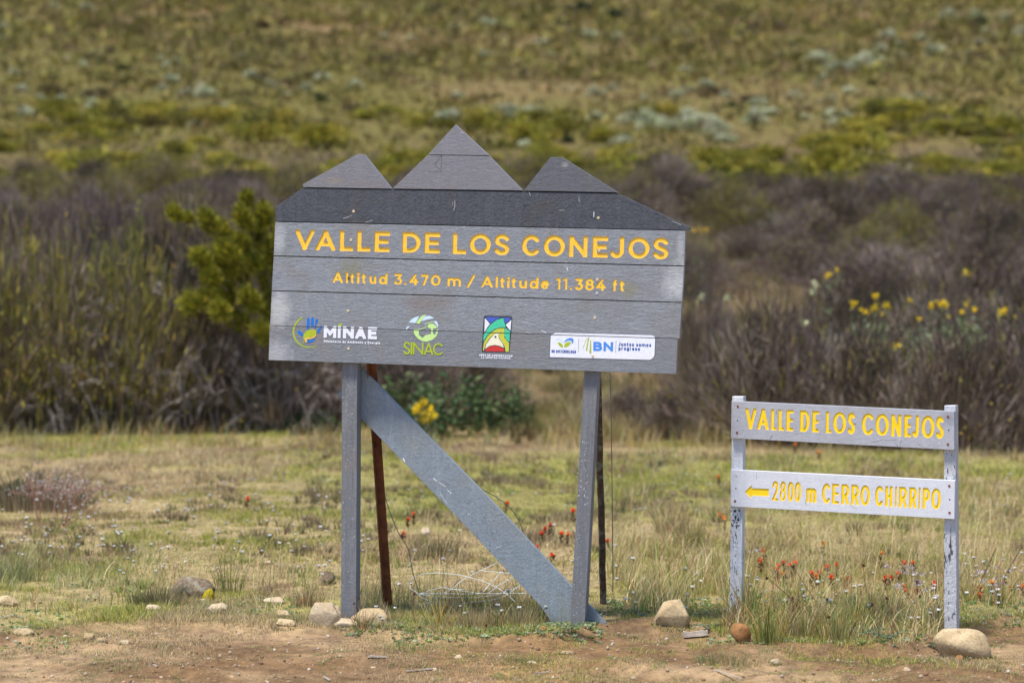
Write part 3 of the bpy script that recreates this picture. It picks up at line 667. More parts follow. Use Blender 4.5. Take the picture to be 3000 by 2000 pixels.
marks('scratch_mark', [(z1((1780, 352), (1717, 443)), .9), (z1((1717, 443), (1775, 500)), .6), (z1((1783, 352), (1776, 510)), .7), (z1((1660, 511), (1775, 513)), .6)], BLACK, sign, .003)
marks('white_mark', [(z1((1912, 788), (1913, 850), (1900, 885)), 1.1), (z1((1893, 800), (1890, 845)), .5), (z2((1125, 762), (1122, 785), (1133, 805)), .9), (z2((1270, 905), (1268, 952)), 2.6), (z2((635, 710), (650, 748)), .8),
     (z2((930, 888), (985, 888)), .7), (z1((820, 970), (905, 940)), .9), (z1((1040, 1005), (1110, 985)), .9), (z2((2030, 992), (2120, 1030)), .8), (z1((1966, 125), (2000, 137)), 1.2)], CHALK, pA, .0034)
marks('white_mark', [(z2((1005, 1445), (1010, 1475)), 3), (z2((975, 1378), (1000, 1400)), .9), (z1((1370, 1365), (1420, 1392)), .8)], CHALK, pC, 0)
marks('white_mark', [(z3_((520, 262), (600, 295), (650, 370), (708, 450)), .55), (z3_((450, 275), (470, 325)), .7), (z4_((520, 530), (640, 560), (690, 572)), 1.0), (z4_((480, 580), (590, 620)), .9), (z4_((600, 635), (650, 655)), 1.2),
      (z4_((755, 628), (800, 648)), 2.4), (z4_((1000, 575), (1100, 608)), .7), (z4_((1600, 560), (1720, 560)), .5), (z4_((1640, 585), (1730, 640)), .6)], CHALK, pD, 0)

# posts (in front of the brace, behind the planks), brace, rusty stakes, wires
PP = Plane(1390, 10.62+.030, A1)
def post(pl, fl, fr_, deep, mat, parent, O, name='post', label=None):
    """fl / fr_: (top, bottom) pixels of the left and right edge of the front face"""
    mb = MB(); f_ = [pl(fl[0]), pl(fr_[0]), pl(fr_[1]), pl(fl[1])]; b_ = [p-pl.n*deep for p in f_]
    e = .0025; m = MB()
    cen = sum(f_)/4; fi = [pl.n*e+p for p in f_]; fi = [p+(cen-p)/np.linalg.norm(cen-p)*e*1.6 for p in fi]
    m.poly(fi)
    for k in range(4):
        k2 = (k+1) % 4; m.poly([fi[k], fi[k2], f_[k2], f_[k]]); m.poly([f_[k], f_[k2], b_[k2], b_[k]])
    m.poly(b_[::-1]); o = m.build(name, mat, parent, O)
    if label: o['label'] = label
    return o
post(PP, ((1005, 640), (999, 1850)), ((1049, 640), (1043, 1850)), .062, wpost, sign, BIGP)
post(PP, ((1737, 640), (1668, 1880)), ((1777, 640), (1710, 1880)), .062, wpost, sign, BIGP)
PR = Plane(1390, 10.62+.100, A1)
mb = MB(); board(mb, PR, [(988, 1154), (1063, 1082), (1428, 1454), (1774, 1823), (1784, 1860), (1655, 1880), (1583, 1774), (1340, 1515)], 0, .024)
mb.build('brace', wood_mat('brace plank', (.27, .31, .34), (.16, .185, .21), (.26, .23, .17), 'd', .55, .4), sign, BIGP)
RUST = plain('rusted iron', (.17, .062, .028), .9, .4, 25, .2, .6); RUSTD = rock_mat('rusty rough pipe', (.055, .03, .018), (.13, .085, .055), .25, 30)
def stake(name, ptop, pbot, Yt, Yb, w, mat, label, rnd=False):
    a = at(*ptop, Yt); b = at(*pbot, Yb); b[2] = float(H(b[0], b[1]))-.12
    root = np.array([b[0], b[1], float(H(b[0], b[1]))]); mb = MB()
    if rnd: mb.tube([a+(b-a)*k/14+np.array([random.uniform(-1, 1)*.002, 0, 0]) for k in range(15)], w/2, 9)
    else:                                  # angle iron: an L section
        d = (b-a)/np.linalg.norm(b-a); u = np.array([1, -.2, 0]); u -= d*(u@d); u /= np.linalg.norm(u); v_ = np.cross(d, u)
        for (x0, x1, y0, y1) in ((0, w, 0, .004), (0, .004, .0042, w)):
            c4 = [u*x0+v_*y0, u*x1+v_*y0, u*x1+v_*y1, u*x0+v_*y1]; mb.box8([a+q for q in c4], [b+q for q in c4])
    o = mb.build(name, mat, None, root, root, rnd); tag(o, label, 'stake'); return o
s1 = stake('iron_stake', (1073, 960), (1133, 1779), 10.80, 11.22, .036, RUST, 'rust brown angle iron stake propping the big sign beside its left post')
s2 = stake('rusty_pipe', (1748, 1000), (1770, 1763), 10.80, 11.36, .032, RUSTD, 'dark rough rusty pipe standing just behind the right post of the big sign', True)
WIRE = plain('grey wire', (.16, .17, .16), .5, .2); WIREL = plain('galvanised wire', (.62, .63, .58), .4, .2, 60, .5)
def wire(name, pts, r, mat, label):
    root = np.array(pts[-1]); mb = MB(); mb.tube(catmull(pts, 5), r, 5); o = mb.build(name, mat, None, root, root, True); return tag(o, label, 'wire')
Z7 = lambda a, b: (860+a/2.352, 1400+b/2.352)
wire('hanging_wire', [at(1787, 1075, 10.80), at(1790, 1200, 10.85), at(1793, 1400, 11), at(*Z7(2197, 250), 11.1), at(*Z7(2200, 560), 11.2), at(*Z7(2200, 780), 11.3)], .0021, WIRE, 'thin straight wire hanging down from the right end of the big sign')
wire('loose_wire', [at(1105, 1360, 11.1), at(*Z7(640, 160), 11.12), at(*Z7(715, 360), 11.2), at(*Z7(790, 490), 11.3), at(*Z7(820, 640), 11.35), at(*Z7(865, 790), 11.4)], .0021, WIRE, 'thin bent wire running from the iron stake down to the wire coil')
wire('bent_wire', [at(*Z7(1200, 40), 10.9), at(*Z7(1300, 80), 10.95), at(*Z7(1420, 145), 11), at(*Z7(1510, 225), 11.05), at(*Z7(1565, 320), 11.1), at(*Z7(1590, 420), 11.12)], .0018, WIRE, 'thin wire bulging out above the diagonal brace')
mb = MB(); c0 = np.array([at(*Z7(1200, 760), 11.5)[0], 11.5, 0.])
def zq(a, b): q = Z7(a, b); return at(q[0], q[1], 11.25+(1766-q[1])/120*.6)
for P in ([(865, 797), (815, 765), (797, 720), (830, 680), (920, 655), (1100, 662), (1300, 706), (1400, 755), (1470, 800), (1525, 850)], [(850, 800), (950, 848), (1080, 861), (1300, 848), (1450, 812), (1560, 738)],
          [(865, 797), (1050, 785), (1160, 705), (1260, 650), (1410, 578)], [(875, 793), (1010, 757), (1120, 770), (1300, 795), (1600, 790)], [(870, 800), (1000, 815), (1200, 822), (1400, 800), (1560, 745)],
          [(1285, 636), (1400, 648), (1500, 655)], [(1345, 788), (1440, 725), (1520, 680)], [(1310, 780), (1390, 690), (1440, 640)], [(1060, 768), (1180, 765)], [(870, 795), (1100, 797), (1350, 795), (1610, 792)]):
    mb.tube([q+np.array([random.uniform(-1, 1), 0, random.uniform(-1, 1)])*.0018 for q in catmull([zq(*p) for p in P], 4)], .0019, 5)
tag(mb.build('wire_coil', WIREL, None, c0, c0, True), 'loose loops of pale fence wire lying on the grass under the diagonal brace', 'wire')

# ------------------------------------------------------------------ the small direction sign
A2 = rad(22); PS = Plane(2470, 10.52, A2)
SP = np.array(at(2470, 1830, 10.6)); SP[2] = 0
small = thing('direction_sign', SP, 'small pale grey sign of two boards on two posts with yellow arrow to CERRO CHIRRIPO', 'sign')
loc2 = lambda q: tuple(PS(q)-SP)
ws1 = wood_mat('pale grey board', (.41, .41, .43), (.28, .28, .30), (.30, .28, .27), 'x', .25, .2, (
   (loc2((2520, 1240)), (.10, .1, .05), (.44, .44, .48), .4), (loc2((2780, 1225)), (.05, .1, .05), (.22, .23, .26), .6)), peel=None)
ws2 = wood_mat('white washed board', (.68, .68, .71), (.50, .50, .53), (.50, .49, .50), 'x', .2, .2)
wsp = wood_mat('whitewashed post', (.62, .62, .64), (.42, .42, .44), (.34, .33, .32), 'z', .9, .35, peel=(.06, .065, .08))
z5 = lambda a: 2100+a/3.095
y5 = lambda b: 1120+b/3.095
PW = Plane(2470, 10.52+.028, A2)
post(PW, ((2146, 1160.5), (2137, 1850)), ((2178, 1160.5), (2172, 1850)), .040, wsp, small, SP)
post(PW, ((2767, 1187.5), (2766, 1890)), ((2799.5, 1187.5), (2803, 1890)), .055, wsp, small, SP)
T3 = [(c_, z5(a), z5(b)) for c_, a, b in (('V', 256, 356), ('A', 365, 470), ('L', 489, 542), ('L', 557, 612), ('E', 628, 692), ('D', 752, 840), ('E', 862, 925), ('L', 986, 1040), ('O', 1052, 1170), ('S', 1184, 1253),
     ('C', 1313, 1422), ('O', 1437, 1558), ('N', 1578, 1670), ('E', 1696, 1760), ('J', 1772, 1830), ('O', 1852, 1972), ('S', 1985, 2057))]
L3 = lines(T3, lin(z5(307), y5(421), z5(2020), y5(508)), lin(z5(307), y5(233), z5(2020), y5(305)), .158, .02)
T4 = [(c_, z5(a), z5(b)) for c_, a, b in (('2', 500, 558), ('8', 570, 628), ('0', 640, 697), ('0', 703, 763), ('m', 810, 903), ('C', 952, 1030), ('E', 1043, 1108), ('R', 1128, 1200), ('R', 1217, 1290), ('O', 1300, 1388),
     ('C', 1433, 1510), ('H', 1525, 1592), ('I', 1615, 1632), ('R', 1650, 1725), ('R', 1742, 1812), ('I', 1828, 1845), ('P', 1865, 1932), ('O', 1943, 2030))]
L4 = lines(T4, lin(z5(530), y5(1070), z5(1985), y5(1148)), lin(z5(530), y5(893), z5(1985), y5(958)), .142, .02)
ARW = [(z5(a), y5(b)) for a, b in ((252, 990), (318, 930), (318, 957), (472, 963), (472, 1030), (315, 1024), (315, 1050))]
if area(ARW)*SIGN < 0: ARW = ARW[::-1]
L4b = L4+[ARW]
mb = MB(); board(mb, PS, [(2143, 1174.3), (2795.6, 1204.7), (2796, 1317.7), (2141, 1283)], 0, .024, L3); b1 = mb.build('board', ws1, small, SP); b1['label'] = 'upper board, darker grey, with the place name'
mb = MB(); board(mb, PS, [(2140.4, 1375), (2798, 1407), (2796, 1520), (2140.4, 1482.5)], .0, .024, L4b); b2 = mb.build('board', ws2, small, SP); b2['label'] = 'lower board, almost white, with arrow and distance'
letters(PS, L3, 0, .003, YEL2, b1, SP)
letters(PS, L4, 0, .003, YEL2, b2, SP)
mb = MB(); carve(mb, PS, [ARW], 0, .003); tag(mb.build('arrow', YEL2, b2, SP, recalc=False), 'yellow arrow pointing left')
for (a, b, mt, pk, nm) in ((190, 217, RUSTS, b1, 'screw'), (183, 455, RUSTS, b1, 'screw'), (2097, 310, RUSTS, b1, 'screw'), (2095, 560, RUSTS, b1, 'screw'), (188, 345, BLACK, b1, 'screw_hole'), (2103, 432, BLACK, b1, 'screw_hole'),
     (177, 842, STEEL, b2, 'screw'), (165, 1075, RUSTS, b2, 'screw'), (2108, 937, RUSTS, b2, 'screw'), (2110, 1180, RUSTS, b2, 'screw'), (173, 960, BLACK, b2, 'screw_hole'), (2112, 1060, BLACK, b2, 'screw_hole')):
    screw(PS, (z5(a), y5(b)), pk, SP, .0058 if nm == 'screw' else .0032, 0, mt, nm)
Z5 = lambda *p: [(z5(a), y5(b)) for a, b in p]
marks('scratch_mark', [(Z5((543, 250), (545, 290)), .5), (Z5((505, 470), (485, 512)), .6), (Z5((1400, 545), (1480, 525), (1640, 515)), .35), (Z5((1672, 520), (1660, 585)), .5), (Z5((1632, 560), (1640, 582)), .8), (Z5((1820, 540), (1840, 570), (1880, 590)), .35),
      (Z5((700, 470), (780, 462)), .3), (Z5((1250, 370), (1262, 380)), 1.2)], BLACK, b1, 0, PS, SP)
marks('scratch_mark', [(Z5((362, 820), (360, 880)), .4), (Z5((1210, 1110), (1240, 1135), (1275, 1142)), .35), (Z5((800, 1075), (812, 1115)), .6)], BLACK, b2, 0, PS, SP)

# paint flaked off the small posts, drips on the brace and the right post of the big sign
def flakes(name, box, n, mat, pl, fr, par, O, seed, r0=.8, r1=2.6, ln=5):
    q_ = random.Random(seed); L = []
    for k in range(n):
        a = (q_.uniform(box[0], box[1]), q_.uniform(box[2], box[3])); L.append(((a, (a[0]+q_.uniform(-3, 3), a[1]+q_.uniform(2, ln))), q_.uniform(r0, r1)))
    mb = MB()
    for P, r in L: mb.poly([pl(p, fr) for p in stroke_poly(P, r)])
    o = mb.build(name, mat, par, O); tag(o, kind='stuff')
small_posts = [o for o in small.children if o.name.startswith('post')]
big_posts = [o for o in sign.children if o.name.startswith('post')]
FLK = plain('bare dark wood under the paint', (.05, .053, .06), .9, .3, 200)
flakes('paint_flakes', (2144, 2166, 1492, 1545), 34, FLK, PW, .0033, small_posts[0], SP, 1, .6, 2.2, 6)
flakes('paint_flakes', (2141, 2166, 1545, 1800), 46, FLK, PW, .0033, small_posts[0], SP, 2, .35, 1.0, 9)
flakes('paint_flakes', (2772, 2796, 1325, 1410), 9, FLK, PW, .0033, small_posts[1], SP, 3, .5, 1.6, 10)
flakes('paint_flakes', (2770, 2798, 1560, 1830), 18, FLK, PW, .0033, small_posts[1], SP, 4, .3, .9, 12)
flakes('white_specks', (1690, 1722, 1290, 1480), 40, CHALK, PP, .0033, big_posts[1], BIGP, 5, .3, .9, 3)
flakes('white_specks', (1680, 1705, 1480, 1800), 30, CHALK, PP, .0033, big_posts[1], BIGP, 6, .3, .7, 2)
flakes('white_specks', (1002, 1040, 1100, 1780), 34, CHALK, PP, .0033, big_posts[0], BIGP, 7, .25, .7, 4)
brace_ = [o for o in sign.children if o.name.startswith('brace')][0]
mb = MB()
for P, r in [(((1181, 1342), (1186, 1352)), 2.), (((1270, 1400), (1279, 1408)), 1.3), (((1287, 1413), (1305, 1424)), .9), (((1310, 1432), (1322, 1445)), .8), (((1290, 1445), (1310, 1475)), .6), (((1372, 1503), (1374, 1507)), 1.), (((1450, 1604), (1470, 1600)), .6)]: mb.poly([PR(p, .0008) for p in stroke_poly(P, r)])
tag(mb.build('white_mark', CHALK, brace_, BIGP), kind='stuff')
flakes('dark_scuffs', (1395, 1470, 1500, 1660), 40, plain('dark scuff', (.10, .12, .14), .8), PR, .0007, brace_, BIGP, 9, .3, 1.1, 3)
# ------------------------------------------------------------------ plants: blades, leaves and bushes as real faces
def blades(P, h, wd, lean, col, seg=2, rng=R, curl=1.0, face=None):
    """P (n,3) roots, h heights, wd widths, lean (n,2) tip offset / h"""
    n = len(P); h = np.broadcast_to(h, (n,)); wd = np.broadcast_to(wd, (n,))
    az = rng.uniform(0, 2*np.pi, n) if face is None else face
    wx = np.stack([np.cos(az), np.sin(az), np.zeros(n)], -1)
    rows = []
    for k in range(seg+1):
        t = k/seg; c = P+np.stack([lean[:, 0]*h*t**(1+curl), lean[:, 1]*h*t**(1+curl), h*(t-.18*t*t*np.hypot(lean[:, 0], lean[:, 1]))], -1)
        if k < seg:
            ww = (wd*(1-.75*t)/2)[:, None]*wx; rows += [c-ww, c+ww]
        else: rows += [c]
    V = np.stack(rows, 1); m = V.shape[1]; b = (np.arange(n)*m)[:, None]; T = []
    for k in range(seg-1):
        i = 2*k; T += [np.concatenate([b+i, b+i+1, b+i+3], 1), np.concatenate([b+i, b+i+3, b+i+2], 1)]
    i = 2*(seg-1); T.append(np.concatenate([b+i, b+i+1, b+i+2], 1))
    return V.reshape(-1, 3), np.concatenate(T, 0), np.repeat(col, m, 0)
def merge(L):
    V, T, Cc = [], [], []; o = 0
    for v_, t_, c_ in L: V.append(v_); T.append(t_+o); Cc.append(c_); o += len(v_)
    return np.concatenate(V), np.concatenate(T), np.concatenate(Cc)
def leaves(P, d, L, wd, col, rng=R):
    """rhombic leaves at P along direction d (unit), length L, width wd"""
    n = len(P); r = rng.normal(size=(n, 3)); s = np.cross(d, r); s /= np.linalg.norm(s, axis=1)[:, None]+1e-9
    L = np.broadcast_to(L, (n,))[:, None]; wd = np.broadcast_to(wd, (n,))[:, None]
    V = np.stack([P, P+d*L*.45+s*wd/2, P+d*L, P+d*L*.45-s*wd/2], 1).reshape(-1, 3); b = (np.arange(n)*4)[:, None]
    return V, np.concatenate([np.concatenate([b, b+1, b+2], 1), np.concatenate([b, b+2, b+3], 1)]), np.repeat(col, 4, 0)
def unit(v): return v/(np.linalg.norm(v, axis=-1, keepdims=True)+1e-9)
def pal(cols, n, rng=R, var=.2, p=None):
    c = np.array(cols, float)[rng.choice(len(cols), n, p=p)]; return np.clip(c*rng.uniform(1-var, 1+var, (n, 1))*rng.uniform(.93, 1.07, (n, 3)), 0, 1)
def in_frame(x, y, mg=.6): return np.abs(x) < y*.2118*1.06+mg

# --- meadow turf
STRAW = [(.55, .43, .235), (.45, .345, .185), (.38, .285, .155)]; GREEN = [(.27, .30, .055), (.40, .41, .065), (.21, .24, .06), (.45, .41, .09)]; BRN = [(.25, .165, .10), (.33, .23, .145)]
def turf(n, y0, y1, wd, hh, seed, sg):
    rg = np.random.default_rng(seed)
    y = rg.uniform(0, 1, n); y = y0+(y1-y0)*y; x = rg.uniform(-1, 1, n)*(y*.235+1.1)
    keep = rg.uniform(0, 1, n) < (y*.235+1.1)/(y1*.235+1.1); x, y = x[keep], y[keep]
    d = y-edge(x); cov = fbm(x/.35, y/.35, 121, 4); big = fbm(x/1.1, y/1.6, 131, 4)
    pk = np.where(d > 0, np.clip(.45+(cov-.3)*2.4+d*.5, .12, 1), sst(.34, .53, cov*.6+.4*big)*np.clip(1.0+d*.5, .3, .9))
    keep = rg.uniform(0, 1, len(x)) < pk; x, y, d, cov, big = x[keep], y[keep], d[keep], cov[keep], big[keep]; n = len(x)
    g = fbm(x/1.3+7, y/2.4, 141, 4)*.75+fbm(x/.25, y/.3, 151, 3)*.25
    pg = sst(.42, .58, g+.22*sst(-.6, -1.6, x)*sst(12, 13, y)*(1-sst(16, 18, y))); u = rg.uniform(0, 1, n)
    col = pal(STRAW, n, rg, .25); gc = pal(GREEN, n, rg, .22); bc = pal(BRN, n, rg, .25)
    col = np.where((u < pg*.75)[:, None], gc, col); br = sst(.5, .68, fbm(x/.9, y/1.2, 161, 3)); col = np.where((rg.uniform(0, 1, n) < br*.65)[:, None], bc, col)
    tall = .5+.9*sst(.48, .62, fbm(x/.45+3, y/.6, 171, 3))+1.3*sst(.60, .72, fbm(x/.13, y/.16, 172, 2))*sst(.45, .6, fbm(x/1.2, y/1.2, 173, 2)); tall = np.where(d < .08, tall*.55, tall)
    h = hh*tall*rg.uniform(.5, 1.35, n); P = np.stack([x, y, H(x, y)-.004], -1)
    lean = rg.normal(0, .45, (n, 2)); return blades(P, h, wd*rg.uniform(.7, 1.3, n), lean, col, sg, rg)
for nm, arg, lb in (('grass', (400000, 8.9, 12.6, .0034, .021, 1, 2), 'short dry and green turf around the feet of both signs'),
                ('grass', (330000, 12.6, 18.5, .0068, .024, 2, 1), 'short olive and straw turf in the middle of the meadow'), ('grass', (260000, 18.5, 27.5, .012, .034, 3, 1), 'far turf running up to the brown bushes')):
    v_, t_, c_ = turf(*arg); tag(obj(nm, npmesh(nm, v_, t_, c_, M['grass'])), lb, 'grass', kind='stuff')

# --- taller loose grass: mostly round the small sign, some at the left edge and by the posts
rg = np.random.default_rng(11)
def tallgrass(px0, px1, py0, py1, n, h0, h1, cols, dens=None, lean=.35, w=.004, seg=4):
    px = px0+(px1-px0)*rg.uniform(0, 1, n*2)**(1.9 if px0 < -50 and px1 < 500 else 1); py = rg.uniform(py0, py1, n*2); k = fbm(px/90, py/28, 181, 3) > (.46 if dens is None else dens); px, py = px[k][:n], py[k][:n]
    Y = CAMH*F/(py-820); x = (px-1500)/F*Y; P = np.stack([x, Y, H(x, Y)-.005], -1); m = len(P)
    ln = rg.normal(0, lean, (m, 2)); ln[:, 0] += .12
    return blades(P, rg.uniform(h0, h1, m), w*rg.uniform(.6, 1.3, m), ln, pal(cols, m, rg, .25), seg, rg)
TG = [(.62, .50, .27), (.30, .34, .08), (.52, .38, .18), (.20, .25, .06), (.42, .24, .10), (.70, .58, .34)]
L_ = [tallgrass(2080, 3060, 1520, 1790, 5200, .03, .13, TG, .46), tallgrass(2100, 3060, 1560, 1760, 800, .18, .34, TG, .3, .4, .0026), tallgrass(1780, 2150, 1600, 1800, 2200, .07, .20, TG), tallgrass(2120, 2760, 1795, 1868, 1600, .06, .17, TG, .42, .5),
      tallgrass(-60, 480, 1600, 1730, 2600, .03, .09, [(.24, .29, .09), (.34, .35, .13), (.48, .42, .22)], .44), tallgrass(0, 980, 1640, 1800, 900, .03, .12, TG, .5), tallgrass(1050, 1700, 1740, 1835, 2200, .04, .12, [(.40, .32, .2), (.3, .2, .12), (.2, .22, .06), (.35, .3, .14)], .42),
      tallgrass(1000, 2000, 1500, 1740, 900, .06, .18, TG), tallgrass(-80, 3080, 1262, 1320, 2600, .08, .28, [(.45, .36, .18), (.22, .24, .07), (.40, .24, .06), (.5, .42, .25)], .44, .3, .009, 3),
      tallgrass(1750, 3080, 1330, 1520, 3600, .04, .16, [(.45, .36, .18), (.24, .26, .07), (.42, .28, .10), (.5, .42, .25)], .47, .3, .007, 3)]
v_, t_, c_ = merge(L_); tag(obj('tall_grass', npmesh('tall_grass', v_, t_, c_, M['grass'])), 'loose tall straw and green grass round the small sign and along the meadow', 'grass', kind='stuff')
def tufts(px0, px1, py0, py1, n, cols, h0, h1, w=.004, nb=16, thr=.5):
    px = rg.uniform(px0, px1, n*3); py = rg.uniform(py0, py1, n*3); k = fbm(px/160, py/40, 191, 3) > thr; px, py = px[k][:n], py[k][:n]; Y = CAMH*F/(py-820); x = (px-1500)/F*Y; m = len(x)
    i = np.repeat(np.arange(m), nb); a = rg.uniform(0, 6.28, m*nb); q = rg.uniform(0, 1, m*nb)**.6*rg.uniform(.015, .05, m)[i]*(Y[i]/11); X = x[i]+np.cos(a)*q; YY = Y[i]+np.sin(a)*q
    return blades(np.stack([X, YY, H(X, YY)-.003], -1), (rg.uniform(h0, h1, m)[i])*rg.uniform(.6, 1.1, m*nb), w*Y[i]/11, np.stack([np.cos(a), np.sin(a)], -1)*.4+rg.normal(0, .15, (m*nb, 2)), pal(cols, m, rg, .25)[i]*rg.uniform(.85, 1.15, (m*nb, 1)), 2, rg)
v_, t_, c_ = merge([tufts(-60, 3060, 1330, 1640, 700, [(.20, .15, .09), (.26, .19, .11), (.16, .14, .06)], .03, .09, .005, 18, .54), tufts(-60, 3060, 1400, 1800, 700, [(.26, .30, .07), (.20, .24, .06), (.34, .36, .10)], .02, .06, .004, 16, .5),
    tufts(-60, 3060, 1835, 2000, 420, [(.30, .33, .11), (.45, .40, .2), (.24, .28, .09)], .008, .024, .0028, 22, .5), tufts(1500, 2100, 1120, 1300, 260, [(.42, .34, .16), (.26, .22, .08), (.17, .12, .07), (.36, .27, .13)], .12, .4, .006, 26, .42)])
tag(obj('small_tufts', npmesh('small_tufts', v_, t_, c_, M['grass'])), 'small brown and green tufts breaking up the short turf', 'grass', kind='stuff')
# seeding grass stalks
def stalks(spec, n, h0, h1):
    out = []
    for (x0, x1, y0, y1), k_ in spec:
        px = rg.uniform(x0, x1, k_); py = rg.uniform(y0, y1, k_); Y = CAMH*F/(py-820); x = (px-1500)/F*Y; P = np.stack([x, Y, H(x, Y)], -1)
        h = rg.uniform(h0, h1, k_); ln = rg.normal(.08, .35, (k_, 2)); col = pal([(.42, .30, .14), (.30, .17, .10), (.5, .4, .18)], k_, rg)
        out.append(blades(P, h, .0026, ln, col, 5, rg)); tip = P+np.stack([ln[:, 0]*h, ln[:, 1]*h, h*(1-.18*np.hypot(ln[:, 0], ln[:, 1]))], -1)
        m = 7; q = np.repeat(tip, m, 0)-np.stack([np.repeat(ln[:, 0]*h, m)*.3, np.zeros(k_*m), np.repeat(h, m)*.16], -1)*rg.uniform(0, 1, (k_*m, 1))
        out.append(leaves(q, unit(rg.normal(0, 1, (k_*m, 3))*[1, 1, .4]+[.5, 0, .2]), rg.uniform(.008, .018, k_*m), .003, np.repeat(col, m, 0), rg))
    return merge(out)
v_, t_, c_ = stalks([((2150, 3000, 1700, 1800), 90), ((2100, 3000, 1600, 1700), 60), ((300, 1000, 1690, 1790), 50), ((1040, 1700, 1720, 1815), 55), ((0, 300, 1640, 1740), 25), ((1850, 2120, 1660, 1800), 22)], 0, .16, .38)
tag(obj('seeding_grass', npmesh('seeding_grass', v_, t_, c_, M['grass'])), 'thin seeding grass stalks with brown heads rising above the turf', 'grass', kind='stuff')
# low leafy ground cover
def rosettes(spec, col, s0, s1, lf=7):
    out = []
    for (x0, x1, y0, y1), k_ in spec:
        px = rg.uniform(x0, x1, k_); py = rg.uniform(y0, y1, k_); Y = CAMH*F/(py-820); x = (px-1500)/F*Y; P = np.repeat(np.stack([x, Y, H(x, Y)+.004], -1), lf, 0); m = k_*lf
        a = rg.uniform(0, 6.28, m); d = unit(np.stack([np.cos(a), np.sin(a), rg.uniform(.15, .9, m)], -1))
        out.append(leaves(P, d, np.repeat(rg.uniform(s0, s1, k_), lf), np.repeat(rg.uniform(s0, s1, k_), lf)*.45, np.repeat(pal(col, k_, rg), lf, 0), rg))
    return merge(out)
v_, t_, c_ = rosettes([((1780, 2120, 1760, 1810), 260), ((2150, 2760, 1745, 1810), 330), ((2760, 3060, 1760, 1835), 260), ((1150, 1760, 1835, 1868), 420), ((1000, 1200, 1825, 1845), 90), ((560, 900, 1755, 1810), 160), ((200, 420, 1700, 1760), 60), ((0, 200, 1780, 1890), 100),
                       ((2080, 2740, 1850, 1885), 260), ((1620, 1760, 1790, 1850), 120)],
                      [(.22, .30, .09), (.30, .38, .12), (.34, .38, .22), (.40, .44, .29), (.15, .22, .07)], .009, .024, 6)
tag(obj('ground_cover', npmesh('ground_cover', v_, t_, c_, M['leaf'])), 'small green and grey leafy ground cover along the edge of the dirt', 'ground cover', kind='stuff')
# dry straw and twigs on the dirt, fine gravel
px = rg.uniform(-60, 3060, 1500); py = rg.uniform(1835, 2010, 1500); Y = CAMH*F/(py-820); x = (px-1500)/F*Y
a = rg.uniform(0, 6.28, 1500); P = np.stack([x, Y, H(x, Y)+.003], -1); L0 = rg.uniform(.008, .05, 1500)
v_, t_, c_ = leaves(P, np.stack([np.cos(a), np.sin(a), rg.uniform(0, .12, 1500)], -1), L0, .0028, pal([(.55, .43, .28), (.35, .22, .13), (.18, .11, .07)], 1500, rg), rg)
tag(obj('straw_litter', npmesh('straw_litter', v_, t_, c_, M['grass'])), 'bits of straw and dead leaf scattered over the dirt path', 'litter', kind='stuff')
import bmesh
def ico(sub):
    b = bmesh.new(); bmesh.ops.create_icosphere(b, subdivisions=sub, radius=1); v = np.array([q.co[:] for q in b.verts]); f = np.array([[q.index for q in g.verts] for g in b.faces]); b.free(); return v, f
iv, jf = ico(1); n = 2600
px = rg.uniform(-60, 3060, n); py = 1832+170*rg.uniform(0, 1, n); Y = CAMH*F/(py-820); x = (px-1500)/F*Y; k = Y < edge(x)+.15; x, Y = x[k], Y[k]; n = len(x)
s_ = .0018+.009*rg.uniform(0, 1, n)**5; P = np.stack([x, Y, H(x, Y)+s_*.3], -1)
V = (iv[None]*s_[:, None, None]*rg.uniform(.6, 1.2, (n, 1, 3))*rg.uniform(.85, 1.15, (n, len(iv), 1))+P[:, None]).reshape(-1, 3); T = (jf[None]+(np.arange(n)*len(iv))[:, None, None]).reshape(-1, 3)
tag(obj('gravel', npmesh('gravel', V, T, np.repeat(pal([(.42, .30, .2), (.25, .15, .09), (.55, .45, .34), (.3, .17, .09)], n, rg), len(iv), 0), M['stem'])), 'fine gravel and soil crumbs on the dirt path', 'gravel', kind='stuff')

